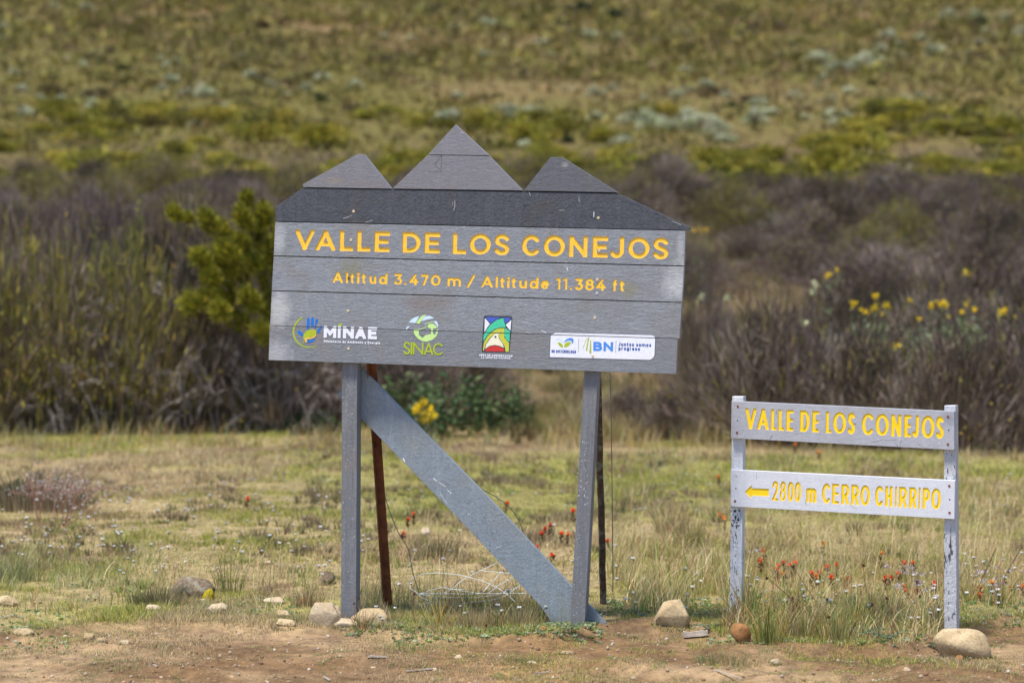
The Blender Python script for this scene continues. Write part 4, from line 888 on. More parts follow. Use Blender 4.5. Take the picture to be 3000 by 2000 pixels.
# --- stones, each one a thing
ROCKS = []
def rock(box, mat, seed, label, flat=1., depth=.8, cuts=4, name='rock', sink=.22, sub=4, lump=.16, group=None, cat='rock'):
    x0, x1, y0, y1 = box; g = G((x0+x1)/2, y1-(y1-y0)*.12); Y = g[1]; W = (x1-x0)/F*Y*1.04; Hh = (y1-y0)/F*Y*1.05; rr = np.random.default_rng(seed)
    v, f = ico(sub); d = np.zeros(len(v)); DZ = .03
    for k in range(5):
        q = rr.normal(size=3)*(1.2+k*.9); d += np.sin(v@q+rr.uniform(0, 6))/(1+k)*lump
    v = v*(1+d[:, None])
    for k in range(cuts):                # facets
        n_ = unit(rr.normal(size=3)*[1, 1, .8]); c_ = rr.uniform(.55, .85); s = v@n_-c_; v = v-np.maximum(s, 0)[:, None]*n_*.9
    v = v+ (rr.normal(size=v.shape)*.006)
    v = v/np.abs(v).max(0)*[W/2, W/2*depth, Hh/2*(1+sink)]
    if cuts >= 4:
        b = bmesh.new()
        for q in unit(np.concatenate([rr.normal(size=(9, 3)), [[1, 1, .3], [-1, 1, .3], [1, -1, .3], [-1, -1, .3], [.5, .2, 1], [-.5, -.2, 1]]])): b.verts.new(tuple(q*rr.uniform(.82, 1.05)))
        r0 = bmesh.ops.convex_hull(b, input=b.verts[:]); bmesh.ops.delete(b, geom=list({e for e in r0['geom_interior']+r0['geom_unused'] if isinstance(e, bmesh.types.BMVert)}), context='VERTS')
        bmesh.ops.bevel(b, geom=b.edges[:], offset=.06, segments=2, affect='EDGES', profile=.5); bmesh.ops.triangulate(b, faces=b.faces[:])
        bmesh.ops.subdivide_edges(b, edges=b.edges[:], cuts=1, use_grid_fill=True); bmesh.ops.triangulate(b, faces=b.faces[:]); b.verts.index_update()
        v = np.array([q.co[:] for q in b.verts]); f = np.array([[q.index for q in g_.verts] for g_ in b.faces]); b.free()
        v = v*(1+sum(np.sin(v@(rr.normal(size=3)*s_)+rr.uniform(0, 6))/s_ for s_ in (3, 5, 8, 13, 20))*.09)[:, None]; v -= (v.max(0)+v.min(0))/2
        v = v/np.abs(v).max(0)*[W/2, W/2*depth, Hh/2*(1+sink)]; v[:, 2] -= .004
    c0 = np.array([(((x0+x1)/2)-1500)/F*(Y+W*.3*depth), Y+W*.3*depth, g[2]])
    v[:, 2] += Hh/2*(1-sink*.8)
    v[:, 2] -= .004
    ROCKS.append((c0[0], Y, W/2, depth)); m = npmesh(name, v, f, None, mat, cuts < 4); o = obj(name, m, None, c0); tag(o, label, cat, group)
    return o
r_ = rock((2739, 2912, 1851, 1937), M['rock'], 3, 'large smooth tan boulder lying at the foot of the small sign right post', cuts=2, lump=.10, sub=5, depth=.62); r_.rotation_euler = (0, rad(7), rad(-8))
rock((2802, 2831, 1920, 1943), M['rock_o'], 4, 'small round brown stone touching the front of the large smooth boulder', depth=1, cuts=1, sub=3)
rock((2133, 2201, 1833, 1888), M['rock_o'], 5, 'rounded orange brown rock in front of the small sign left post', cuts=3)
rock((1916, 2025, 1767, 1843), M['rock'], 9, 'angular tan rock on bare soil between the two signs', cuts=7, lump=.08)
rock((2259, 2287, 1930, 1949), M['rock_g'], 12, 'small pale stone on the dirt below the small sign left side', cuts=3, sub=3)
rock((2650, 2675, 1954, 1971), M['rock_g'], 13, 'small tan stone on the dirt left of the large boulder', cuts=2, sub=3)
rock((907, 994, 1772, 1840), M['rock_g'], 15, 'tilted slab shaped tan rock just left of the big sign left post', cuts=9, lump=.06, depth=.5)
rock((960, 1004, 1776, 1812), M['rock_g'], 16, 'rough rock wedged between the tilted slab and the big left post', cuts=5, depth=.6)
rock((962, 1050, 1806, 1838), M['rock_g'], 17, 'low flat tan slab before the big sign left post, its left half', cuts=6, lump=.06, depth=.7)
rock((1026, 1140, 1789, 1836), M['rock'], 18, 'long flat tan stone right of the big sign left post', cuts=6, lump=.06, depth=.7)
k_ = rock((497, 620, 1698, 1762), M['rock_d'], 21, 'grey weathered rock with lichen half sunk in a grass tuft', cuts=5, lump=.22, depth=.6); k_.rotation_euler = (0, rad(14), 0)
moss = rock((588, 625, 1720, 1758), plain('yellow moss', (.34, .26, .015), .9, .4, 60, .1, .6), 22, 'patch of yellow moss growing on the right end of the weathered rock', cuts=2, lump=.2, name='moss_patch', cat='moss', sub=3); moss.location.y -= .10; moss.location.x += .012
for i_, (b_, mt, lb) in enumerate([((-8, 53, 1738, 1780), 'rock', 'rounded brownish rock at the left edge of the picture'), ((425, 468, 1770, 1791), 'rock_g', 'small wedge shaped stone left of the pale cracked stone'),
      ((606, 664, 1768, 1798), 'rock_g', 'pale cracked stone just below the weathered lichen rock'), ((680, 732, 1740, 1758), 'rock', 'flat pale stone in grass right of the yellow moss'), ((770, 832, 1748, 1770), 'rock_g', 'long low grey stone half hidden in grass left of the big sign'),
      ((808, 853, 1786, 1812), 'rock', 'upright tan stone directly behind the flat white topped stone'), ((800, 866, 1811, 1841), 'rock', 'flat white topped stone left of the tilted slab'), ((746, 766, 1768, 1784), 'rock_g', 'small pale stone below the long low grey stone'),
      ((238, 272, 1853, 1881), 'rock', 'rounded tan stone, first of three in a row on the dirt left'), ((278, 309, 1865, 1883), 'rock', 'smaller rounded tan stone, second of three on the dirt left'), ((343, 379, 1873, 1891), 'rock_g', 'grey stone, last of three in a row on the dirt left'),
      ((28, 92, 1833, 1860), 'rock', 'flat tan rock on the dirt near the left edge'), ((94, 118, 1756, 1770), 'rock', 'small tan rock right of the rounded rock at the left edge'), ((579, 605, 1751, 1766), 'rock', 'small reddish stone between weathered rock and pale cracked stone'),
      ((772, 796, 1640, 1655), 'rock_g', 'pale round stone out in the short turf left of the big sign'), ((955, 975, 1607, 1620), 'rock', 'small tan stone in the turf left of the big left post'), ((859, 915, 1748, 1770), 'rock_o', 'reddish mound of stone in dry grass left of the big sign'),
      ((938, 980, 1676, 1716), 'rock_d', 'dark brown upright stone behind the big sign left post'), ((1226, 1259, 1546, 1575), 'rock_g', 'pale stone on the turf seen between iron stake and brace'), ((457, 473, 1975, 1984), 'rock_g', 'flat pale pebble on the dirt at the bottom left'),
      ((668, 682, 1973, 1981), 'rock_g', 'small round pale pebble on the dirt below the big sign left side'), ((1328, 1354, 1914, 1930), 'rock_g', 'white pebble on the dirt below the middle of the big sign'), ((1259, 1280, 1952, 1964), 'rock_g', 'pale pebble at the end of a dry stick on the dirt'),
      ((1081, 1103, 1948, 1958), 'rock_g', 'flat pale pebble on the dirt below the big sign left post'), ((1821, 1843, 1952, 1962), 'rock_d', 'dark clod on the dirt between the two signs'), ((1640, 1680, 1903, 1917), 'rock', 'low tan stone sunk in the dirt below the big right post'),
      ((1545, 1572, 1932, 1944), 'rock_g', 'flat tan pebble in thin grass below the brace'), ((1848, 1864, 1976, 1987), 'rock_g', 'white pebble low on the dirt between the two signs'), ((1578, 1606, 1832, 1852), 'rock_o', 'small brown stone at the foot of the brace')]):
    rock(b_, M[mt], 40+i_, lb, cuts=4+i_ % 4, sub=3, lump=.1, group='loose stones')
LL_ = []
for (rx, ry, rw, dp) in ROCKS:
    if rw < .02: continue
    m = int(60+900*rw); a = rg.uniform(math.pi*.95, math.pi*2.05, m); q = rg.uniform(.85, 1.25, m); X_ = rx+np.cos(a)*rw*q; Y_ = ry+rw*.3*dp+np.sin(a)*rw*dp*q
    LL_.append(blades(np.stack([X_, Y_, H(X_, Y_)-.004], -1), rg.uniform(.008, .032, m), .0034, rg.normal(0, .5, (m, 2)), pal([(.42, .35, .17), (.26, .28, .08), (.20, .15, .09), (.5, .4, .22)], m, rg), 2, rg))
v_, t_, c_ = merge(LL_); tag(obj('stone_edge_grass', npmesh('stone_edge_grass', v_, t_, c_, M['grass'])), 'short grass blades growing against the feet of the stones', 'grass', kind='stuff')
PLK = wood_mat('weathered chip', (.50, .42, .34), (.32, .25, .2), (.25, .17, .12), 'x', .6)
def stick(box, label, mat, hh=.03):
    (xa, ya, xb, yb, w_) = box; a = G(xa, ya); b = G(xb, yb); d = (b-a)/np.linalg.norm(b-a); s = np.array([-d[1], d[0], 0])*w_; u = np.array([0, 0, hh]); o0 = (a+b)/2; mb = MB()
    rr = np.random.default_rng(int(xa)); N = 7; rows = []
    for k in range(N):
        c_ = a+(b-a)*k/(N-1)+[0, 0, .004]; j1, j2 = rr.uniform(.75, 1.1, 2); rows.append([c_-s*j1, c_+s*j2, c_+s*.9*j1+u*j2, c_-s*.85*j2+u*j1])
    for k in range(N-1):
        for q in range(4): mb.poly([rows[k][q], rows[k][(q+1) % 4], rows[k+1][(q+1) % 4], rows[k+1][q]])
    mb.poly(rows[0]); mb.poly(rows[-1]); o = mb.build('wood_offcut' if w_ > .01 else 'dry_stick', mat, None, o0, o0); return tag(o, label, 'wood' if w_ > .01 else 'stick')
stick((2002, 1868, 2072, 1862, .016), 'short pale wood offcut on soil below the angular tan rock', PLK, .024)
stick((1077, 1926, 1132, 1927, .004), 'pale dry stick on the dirt right of the left post', PLK, .006); stick((1190, 1969, 1268, 1962, .004), 'long pale dry stick ending at a pebble on the dirt', PLK, .005)
stick((1566, 1975, 1608, 1971, .003), 'short dry stick at the bottom of the dirt under the brace', PLK, .004); stick((437, 1947, 462, 1955, .004), 'short pale stick on the dirt at the bottom left', PLK, .005)
stick((2095, 1965, 2175, 1991, .003), 'thin straw coloured stick lying across the dirt below the small sign', PLK, .004); stick((948, 1985, 966, 1996, .004), 'short pale stick at the very bottom left of centre', PLK, .005)

# --- tussocks and ferns by the signs
def tussock(px, py, r, h, n, cols, label, w=.005, lean=.45, name='grass_tussock', group=None, ext=0.):
    g = G(px, py); rr = np.random.default_rng(int(px*7+py)); a = rr.uniform(0, 6.28, n); q = rr.uniform(0, 1, n)**.7*r
    P = np.stack([np.cos(a)*q, np.sin(a)*q*.8, np.full(n, -.01)], -1); ln = np.stack([np.cos(a), np.sin(a)], -1)*(q/r)[:, None]*lean+rr.normal(0, .12, (n, 2))
    v, t, c = blades(P, h*rr.uniform(.35, 1.1, n), w*.8*rr.uniform(.6, 1.2, n), ln, pal(cols, n, rr, .2), 4, rr)
    return tag(obj(name, npmesh(name, v, t, c, M['grass']), None, g), label, 'grass tuft', group)
GSP = [(.11, .16, .035), (.18, .23, .06), (.28, .28, .08), (.48, .25, .07), (.46, .38, .14), (.30, .33, .09)]
DRY = [(.55, .42, .22), (.42, .29, .15), (.30, .19, .11), (.26, .25, .09)]
for px, py, r, h, n, cl, lb, w_ in [
    (2190, 1828, .055, .27, 90, GSP, 'spiky green grass tuft hugging the right side of the small sign left post', .007), (2255, 1882, .07, .20, 110, GSP, 'spiky orange tipped grass tuft right of the orange brown rock', .007),
    (2600, 1808, .05, .17, 90, GSP, 'dark green grass tuft in the middle under the small sign', .006), (2142, 1845, .045, .17, 60, [(.36, .2, .08), (.42, .3, .12), (.16, .17, .05)], 'rusty coloured grass tuft left of the small sign left post', .006),
    (2450, 1880, .09, .14, 150, DRY+GSP, 'dry straw coloured grass tuft before the middle of the small sign', .005), (2345, 1872, .08, .17, 130, DRY+GSP, 'mixed dry grass tuft between the orange rock and the fern', .005), (2745, 1838, .045, .13, 60, GSP, 'grass tuft against the left side of the small sign right post', .006),
    (1362, 1775, .05, .13, 60, GSP, 'dark green spiky tuft inside the wire coil', .006), (1610, 1812, .045, .19, 60, GSP, 'green grass tuft in front of the foot of the brace', .006), (1380, 1838, .13, .10, 420, DRY, 'low brownish dry tuft between the two posts of the big sign', .0032),
    (1520, 1835, .09, .12, 260, [(.48, .38, .2), (.38, .28, .14), (.25, .23, .09)], 'straw yellow dry tuft left of the brace foot', .0035), (455, 1765, .14, .10, 620, [(.20, .19, .08), (.30, .24, .13), (.16, .15, .06)], 'dense olive tuft spilling over the left of the weathered rock', .0035),
    (520, 1770, .08, .07, 260, [(.20, .17, .08), (.32, .24, .14)], 'low dry tuft in front of the weathered rock', .0035), (670, 1735, .07, .24, 70, [(.14, .16, .05), (.22, .2, .08)], 'tall thin green tuft right of the weathered rock', .004), (900, 1775, .08, .13, 200, DRY, 'dry orange tuft beside the tilted slab', .0035),
    (1290, 1635, .12, .16, 200, [(.22, .18, .09), (.30, .24, .13), (.16, .15, .06)], 'brown green tussock in the meadow behind the wire coil', .006), (1960, 1560, .1, .22, 160, DRY, 'dry brown tussock right of the big sign right post', .007), (2030, 1600, .1, .2, 150, DRY+GSP, 'mixed tussock left of the small sign left post', .007),
    (870, 1820, .1, .05, 260, [(.24, .27, .09), (.35, .33, .14)], 'low green tuft between the flat white topped stone and the slab', .0035), (1190, 1905, .14, .045, 420, [(.2, .25, .07), (.33, .31, .12)], 'flat green tuft on the dirt below the left post', .0035),
    (2140, 1935, .16, .05, 520, [(.3, .28, .13), (.22, .25, .08), (.42, .34, .18)], 'flat straw green tuft on the dirt below the small sign left', .0035), (1530, 1940, .14, .04, 320, [(.22, .25, .08), (.33, .30, .12)], 'flat green tuft at the bottom below the brace', .0035),
    (30, 1700, .16, .13, 420, [(.14, .18, .06), (.2, .22, .09), (.38, .33, .2)], 'soft green grass clump at the left edge', .004), (2505, 1795, .06, .12, 90, [(.14, .2, .05), (.2, .24, .08)], 'bright green tuft under the middle of the small sign', .004), (350, 1960, .12, .03, 220, [(.26, .27, .1), (.38, .32, .16)], 'thin flat tuft on the bottom left dirt', .0035)]:
    tussock(px, py, r, h, n, cl, lb, w_)
for k in range(30):
    tx, ty = (rg.uniform(2150, 2760), rg.uniform(1790, 1878)) if k < 22 else ((rg.uniform(1050, 1640), rg.uniform(1790, 1850)) if k < 27 else (rg.uniform(2830, 3000), rg.uniform(1740, 1812)))
    wh_ = 'before the small sign' if k < 22 else ('along the dirt edge under the big sign' if k < 27 else 'right of the small sign right post')
    tussock(tx, ty, rg.uniform(.03, .06), rg.uniform(.09, .2), 46, [GSP, DRY, DRY+GSP, [(.2, .26, .06), (.5, .28, .08), (.34, .36, .1)]][k % 4], 'small coarse grass tuft '+wh_, .0062, .6, group='small coarse grass tufts '+wh_)
def fern(px, py, n, L, label, col=(.17, .22, .12)):
    g = G(px, py); t0 = thing('fern', g, label, 'fern'); rr = np.random.default_rng(int(px))
    for k in range(n):
        a = rr.uniform(0, 6.28); dirn = np.array([math.cos(a), math.sin(a)*.7]); l = L*rr.uniform(.7, 1.1); P, D, LL = [], [], []
        for i in range(16):
            t = (i+1)/17; c_ = np.array([dirn[0]*l*t, dirn[1]*l*t, .01+l*.75*(t-.75*t*t)])
            for s in (-1, 1):
                side = np.array([-dirn[1]*s, dirn[0]*s, .1])+np.array([dirn[0], dirn[1], 0])*.35; P.append(c_); D.append(side/np.linalg.norm(side)); LL.append(.022*math.sin(math.pi*min(1, .18+t*.82))+.003)
        v, t, c = leaves(np.array(P), np.array(D), np.array(LL), .006, pal([col], len(P), rr, .2), rr); obj('frond', npmesh('frond', v, t, c, M['leaf']), t0)
fern(2520, 1868, 6, .13, 'grey green fern below the middle of the small sign'); fern(2600, 1880, 7, .14, 'fern with banded fronds between the dry tufts and the boulder'); fern(1665, 1850, 7, .12, 'low fern in front of the big sign right post')
fern(2760, 1905, 5, .09, 'small dark fern tucked against the left of the boulder', (.14, .18, .09)); fern(2080, 1850, 5, .09, 'small fern left of the orange brown rock')

# --- dried flower stems round the small sign
HEADC = [(.10, .05, .03), (.16, .08, .04)]
def dried(tip, base, label, big=1., name='dried_flower_stem', kind=0):
    b = G(*base); t_ = at(tip[0], tip[1], b[1]+.02); mb = MB(); mid = (b+t_)/2+np.array([.012*((int(tip[0]) % 3)-1), 0, .01])
    mb.tube(catmull([b-[0, 0, .01], mid, t_], 5), .0022, 5, .0014); rt = thing(name, b, label, 'dried flower')
    o = mb.build('stem', plain('dry stem', (.17, .09, .06), .8), rt, b); rr = np.random.default_rng(int(tip[0])); n = 26 if kind == 0 else 60
    u = rr.uniform(0, 1, n); P = (t_-b)[None]+np.stack([np.zeros(n)]*3, -1)
    if kind: P = (t_-b)[None]-((t_-b)[None]*.55)*u[:, None]; D = unit(rr.normal(size=(n, 3))+[0, 0, .4]); LL = .009
    else: P = P-[0, 0, .006]; D = unit(rr.normal(size=(n, 3))+[0, 0, 1]); LL = .014*big
    v, t, c = leaves(P, D, LL*rr.uniform(.6, 1.1, n), .0045*big, pal(HEADC, n, rr, .3), rr); obj('seed_head', npmesh('seed_head', v, t, c, M['stem']), rt)
Z6 = lambda a, b: (2080+a/2.5565, 1500+b/2.5565)
for tp, bs, lb, kd in [((430, 490), (745, 800), 'dry brown stem leaning left from the small sign middle, brown head', 0), ((620, 400), (840, 720), 'dry stem with head rising to the red flowers under the arrow board', 0), ((1150, 395), (1215, 710), 'straight upright dry stem with one dark bud under the middle', 0),
     ((615, 640), (560, 900), 'dry stem with clustered brown heads above the orange rock', 0), ((880, 650), (890, 800), 'short dry stem with dark head in the dry tufts', 0), ((1550, 520), (1745, 700), 'dry stem leaning left before the small sign right post', 0), ((2140, 280), (1975, 650), 'dark knobbly dry spike right of the small sign', 1),
     ((2340, 250), (2110, 670), 'tall reddish knobbly spike at the right edge', 1), ((1325, 640), (1420, 940), 'reddish dry stem leaning left above the fern', 0), ((1215, 690), (1400, 950), 'long reddish dry stem crossing the fern', 0), ((2215, 520), (2160, 660), 'short dark dry head between the two knobbly spikes', 0), ((890, 780), (905, 980), 'dry stem with rough dark head above the straw tuft', 0)]:
    dried(Z6(*tp), Z6(*bs), lb, 1.1, kind=kd)
for i_, (tp, bs, lb) in enumerate([((830, 790), (845, 1010), 'dry stem in the grass right of the rust brown stake'), ((1480, 760), (1490, 890), 'dark dry head right of the spiky tuft in the coil'), ((1865, 745), (1905, 960), 'dry stem with dark head in front of the brace foot'),
      ((415, 860), (425, 1010), 'dry stem with dark head in front of the big left post'), ((870, 1020), (880, 1060), 'small dark dry head right of the flat stones'), ((1330, 1010), (1335, 1060), 'small dark dry head in the middle ground cover'), ((450, 820), (455, 980), 'second dry stem before the big left post')]):
    dried(Z7(*tp), Z7(*bs), lb, .8)

# --- red paintbrush flowers
REDS = [(.95, .07, .02), (.95, .16, .02), (.8, .04, .03)]; ORG = [(.95, .26, .03), (.95, .38, .05)]
def redflower(px, py, drop, s, cols, label, group='red flowers in the meadow'):
    b = G(px+random.uniform(-6, 6), py+drop); rt = thing('red_flower', b, label, 'flower', group); hd = at(px, py, b[1])-b; hd = np.array(hd); rr = np.random.default_rng(int(px*3+py))
    n = 34; u = rr.uniform(0, 1, n)[:, None]; v, t, c = leaves(hd*u*.8, unit(rr.normal(size=(n, 3))*[1, 1, .5]+[0, 0, 1]), .03*rr.uniform(.6, 1.1, n), .007, pal([(.12, .03, .025), (.10, .07, .03), (.16, .05, .03)], n, rr), rr)
    v2, t2, c2 = blades(np.zeros((3, 3))-[0, 0, .01], float(hd[2]), .006, np.tile(hd[None, :2]/hd[2], (3, 1)), pal([(.14, .05, .03)], 3, rr), 3, rr)
    v, t, c = merge([(v, t, c), (v2, t2, c2)]); obj('stem', npmesh('stem', v, t, c, M['stem']), rt)
    n = 40; v, t, c = leaves(hd[None]-np.array([0, 0, s*.8])*rr.uniform(0, 1, (n, 1)), unit(rr.normal(size=(n, 3))*[1, 1, .6]+[0, 0, .7]), s*rr.uniform(.6, 1.1, n), s*.35, pal(cols, n, rr, .15), rr); obj('bloom', npmesh('bloom', v, t, c, M['petal']), rt)
RF = [(Z6(a, b), d, cl) for a, b, d, cl in [(403, 280, 55, REDS), (378, 355, 45, REDS), (555, 365, 60, REDS), (510, 390, 55, REDS), (548, 450, 40, ORG), (600, 385, 45, REDS), (640, 365, 45, REDS), (875, 400, 55, REDS), (945, 385, 50, REDS), (822, 440, 50, REDS), (762, 448, 45, REDS), (795, 465, 45, ORG),
      (910, 475, 45, REDS), (845, 225, 70, ORG), (1288, 300, 60, ORG), (1455, 370, 45, REDS), (1518, 370, 50, REDS), (1410, 445, 45, REDS), (1315, 483, 45, REDS), (1360, 480, 40, REDS), (1450, 550, 30, ORG), (1470, 580, 28, REDS), (1557, 578, 28, REDS), (1678, 525, 40, REDS), (1682, 550, 30, REDS), (2105, 520, 40, ORG),
      (2025, 560, 32, REDS), (2020, 610, 22, REDS), (2262, 552, 30, REDS), (2335, 545, 35, ORG), (1030, 490, 35, REDS), (500, 420, 45, REDS), (105, 35, 60, ORG), (75, 10, 60, ORG), (1000, 880, 0, REDS)][:-1]]
RF += [(Z7(a, b), d, REDS) for a, b, d in [(825, 240, 42), (792, 278, 32), (1472, 165, 35), (1925, 215, 45), (1735, 340, 40), (1772, 315, 45), (1708, 372, 38), (1847, 372, 45), (1893, 382, 40), (1675, 465, 35), (1783, 520, 28), (2162, 425, 40), (760, 375, 25)]]
RF += [((725, 1457), 42, REDS), ((2330, 1300), 30, ORG), ((2400, 1322), 26, ORG), ((2105, 1395), 30, ORG)]
lab_ = {0: 'single red paintbrush flower on a dark stem, alone in the turf at left'}
for k, (q, d, cl) in enumerate(RF):
    cl_ = ('behind the small sign left of its middle' if q[0] < 2420 else 'behind the small sign right of its middle') if q[0] < 2750 and q[1] > 1560 else ('right of the small sign' if q[0] > 2750 else '')
    if not cl_: cl_ = 'between wire coil and brace' if q[0] < 1350 else ('behind the big right post' if q[0] < 1900 else 'on the far meadow near the small sign')
    redflower(q[0], q[1], d*.9, .017 if q[1] > 1500 else .022, cl, 'lone red flower on a dark stem in the turf at left' if q[0] < 800 else '%s paintbrush flower %s' % ('orange' if cl is ORG else 'red', cl_), '%s paintbrush flowers %s' % ('orange' if cl is ORG else 'red', cl_))

# --- tiny white daisies: one thing each, the farthest joined
def daisy_mesh(seed, s=1.):
    rr = np.random.default_rng(seed); h = .045*s*rr.uniform(.7, 1.5); n = 9; a = np.arange(n)/n*6.28
    D = np.stack([np.cos(a), np.sin(a), np.full(n, .9)], -1); v, t, c = leaves(np.tile([0, 0, h], (n, 1)), unit(D), .010*s, .0075*s, pal([(.88, .88, .86)], n, rr, .04), rr)
    v2, t2, c2 = blades(np.zeros((2, 3)), h, .002, np.zeros((2, 2)), pal([(.14, .13, .06)], 2, rr), 2, rr)
    v3, t3, c3 = leaves(np.tile([0, 0, h-.004], (7, 1)), unit(rr.normal(size=(7, 3))+[0, 0, .6]), .009*s, .004*s, pal([(.05, .05, .03)], 7, rr), rr)
    return merge([(v, t, c), (v2, t2, c2), (v3, t3, c3)])
DM = [npmesh('white_daisy', *daisy_mesh(k, 1.25 if k > 3 else 1.0), M['petal']) for k in range(8)]
ZN = [((2110, 2760, 1700, 1850), 48), ((2820, 3000, 1640, 1800), 26), ((0, 420, 1500, 1660), 62), ((300, 980, 1480, 1720), 82), ((1000, 1700, 1560, 1800), 30), ((1060, 1700, 1790, 1850), 14), ((1800, 2100, 1640, 1820), 18)]
ZL = ['under the small sign', 'right of the small sign', 'at the left edge of the meadow', 'in the meadow left of the big sign', 'between the posts of the big sign', 'in the dry growth before the brace', 'between the two signs']
for ((x0, x1, y0, y1), n), zl in zip(ZN, ZL):
    for k in range(n):
        g = G(rg.uniform(x0, x1), rg.uniform(y0, y1)); o = obj('white_daisy', DM[rg.integers(0, 8)], None, g); o.rotation_euler.z = rg.uniform(0, 6.28); o.scale = (rg.uniform(.8, 1.25),)*3
        tag(o, 'tiny white daisy with dark centre '+zl, 'daisy', 'tiny white daisies '+zl)
LL_ = []
for k in range(260):
    px_, py_ = rg.uniform(0, 3000), rg.uniform(1310, 1520); Y = CAMH*F/(py_-820); x = (px_-1500)/F*Y; v, t, c = daisy_mesh(k, 1.1); LL_.append((v+[x, Y, float(H(x, Y))], t, c))
v_, t_, c_ = merge(LL_); tag(obj('far_daisies', npmesh('far_daisies', v_, t_, c_, M['petal'])), 'far sprinkle of tiny white daisies over the meadow', 'daisies', kind='stuff')
# lilac flower heads on stalks right of the small sign
def everlast(px, py, drop, label):
    b = G(px, py+drop); h = at(px, py, b[1])-b; rr = np.random.default_rng(int(px+py)); rt = thing('lilac_flower', b, label, 'flower', label.replace('head on a thin stalk', 'heads'))
    n = 26; v, t, c = leaves(h[None]+rr.normal(size=(n, 3))*[.008, .008, .003], unit(rr.normal(size=(n, 3))+[0, 0, 1.2]), .012, .006, pal([(.60, .50, .56), (.68, .64, .66), (.32, .2, .24)], n, rr), rr); obj('bloom', npmesh('bloom', v, t, c, M['petal']), rt)
    v, t, c = blades(np.zeros((2, 3)), float(h[2]), .003, np.tile(h[None, :2]/h[2], (2, 1)), pal([(.2, .13, .09)], 2, rr), 3, rr); obj('stem', npmesh('stem', v, t, c, M['stem']), rt)
for a, b in [(1328, 410), (1465, 405), (1512, 420), (1542, 455), (1592, 468), (1430, 440), (1470, 455), (1545, 520), (1575, 525), (1420, 545), (1560, 550), (1610, 585), (2012, 445), (2062, 448), (2150, 415), (2155, 495), (2150, 545), (2255, 440), (2050, 520), (2190, 540), (1400, 570), (300, 300), (345, 285)]:
    everlast(*Z6(a, b), 45, 'lilac white flower head on a thin stalk '+('right of the small sign' if a > 1900 else ('left behind the small sign' if a < 400 else 'behind the small sign near its right post')))

# --- pinkish flowering plant and dry clump at the left
def pinkplant(px, py, tips, label):
    b = G(px, py); rt = thing('pink_flowering_plant', b, label, 'flowering plant'); rr = np.random.default_rng(int(px)); mb = MB(); Ps = []
    for tx, ty in tips:
        t_ = at(tx, ty, b[1]+rr.uniform(-.1, .1)); m = (b+t_)/2+[rr.uniform(-.03, .03), 0, .02]; c_ = catmull([b-[0, 0, .01], m, t_], 5); mb.tube(c_, .0035, 5, .0015)
        for k in range(9):
            q = np.array(c_[rr.integers(5, 11)]); e = q+rr.normal(size=3)*[.07, .05, .03]+[0, 0, .06]; mb.tube([q, (q+e)/2+[0, 0, .01], e], .0014, 4, .001); Ps += [e-b+rr.normal(size=3)*.012 for _ in range(9)]
        Ps += [t_-b+rr.normal(size=3)*.02 for _ in range(14)]
    mb.build('stem', plain('reddish stem', (.36, .17, .12), .7, .2), rt, b, smooth=True); Ps = np.array(Ps); n = len(Ps)
    v, t, c = leaves(Ps, unit(rr.normal(size=(n, 3))), .011, .008, pal([(.42, .36, .35), (.26, .19, .17), (.55, .50, .50)], n, rr), rr); obj('blossom', npmesh('blossom', v, t, c, M['petal']), rt)
Z8 = lambda a, b: (a/2.352, 1400+b/2.352)
pinkplant(*Z8(265, 310), [Z8(170, 60), Z8(235, 90), Z8(330, 20), Z8(215, 30)], 'lilac blossomed plant with red stems at the left, lighter one')
pinkplant(*Z8(430, 330), [Z8(480, 90), Z8(600, 20), Z8(640, 120), Z8(540, 40), Z8(700, 200)], 'wide lilac blossomed plant with red stems, right hand one')
pinkplant(*Z8(360, 290), [Z8(400, 60), Z8(450, 130)], 'small lilac blossomed plant between two larger ones at left')
# ------------------------------------------------------------------ bushes: prototypes of real twigs and leaves
def fan(seed, n, Rr, Hh, cols, w0, w1, tw, tipc, tipf, open_=.9, leafL=.05, jit=.12, tcol=None, base=.18):
    """clump of upright stems fanning out, with side twigs and a few leafy tips (radius, height in metres)"""
    rr = np.random.default_rng(seed); a = rr.uniform(0, 6.28, n); q = np.sqrt(rr.uniform(0, 1, n)); hh = Hh*(1-.42*q**2.2)*rr.uniform(.62, 1.08, n)
    P = np.stack([np.cos(a)*q*Rr*base, np.sin(a)*q*Rr*base, np.full(n, -.05)], -1); out = np.stack([np.cos(a), np.sin(a)], -1)*(q*Rr*open_)[:, None]/hh[:, None]+rr.normal(0, jit, (n, 2))
    col = pal(cols, n, rr, .28); st = blades(P, hh, rr.uniform(w1, w0, n), out, col, 4, rr, .35); L = [st]
    m = n*tw; i = np.repeat(np.arange(n), tw); t = rr.uniform(.3, .98, m); tip = np.stack([out[i, 0]*hh[i]*t**1.35, out[i, 1]*hh[i]*t**1.35, hh[i]*(t-.18*t*t*np.hypot(out[i, 0], out[i, 1]))], -1)+P[i]
    d = unit(np.stack([out[i, 0]*.7+rr.normal(0, .6, m), out[i, 1]*.7+rr.normal(0, .6, m), np.full(m, 1.)+rr.normal(0, .25, m)], -1))
    L.append(leaves(tip, d, Hh*rr.uniform(.07, .17, m), w1*1.1, col[i]*rr.uniform(.8, 1.35, (m, 1)), rr)); stems = merge(L)
    k = int(m*tipf); j = rr.choice(m, k); lf = leaves(tip[j]+d[j]*Hh*.06*rr.uniform(0, 1.5, (k, 1)), unit(d[j]+rr.normal(0, .45, (k, 3))), leafL*rr.uniform(.6, 1.3, k), leafL*.34, pal(tipc, k, rr, .25), rr)
    return stems, lf
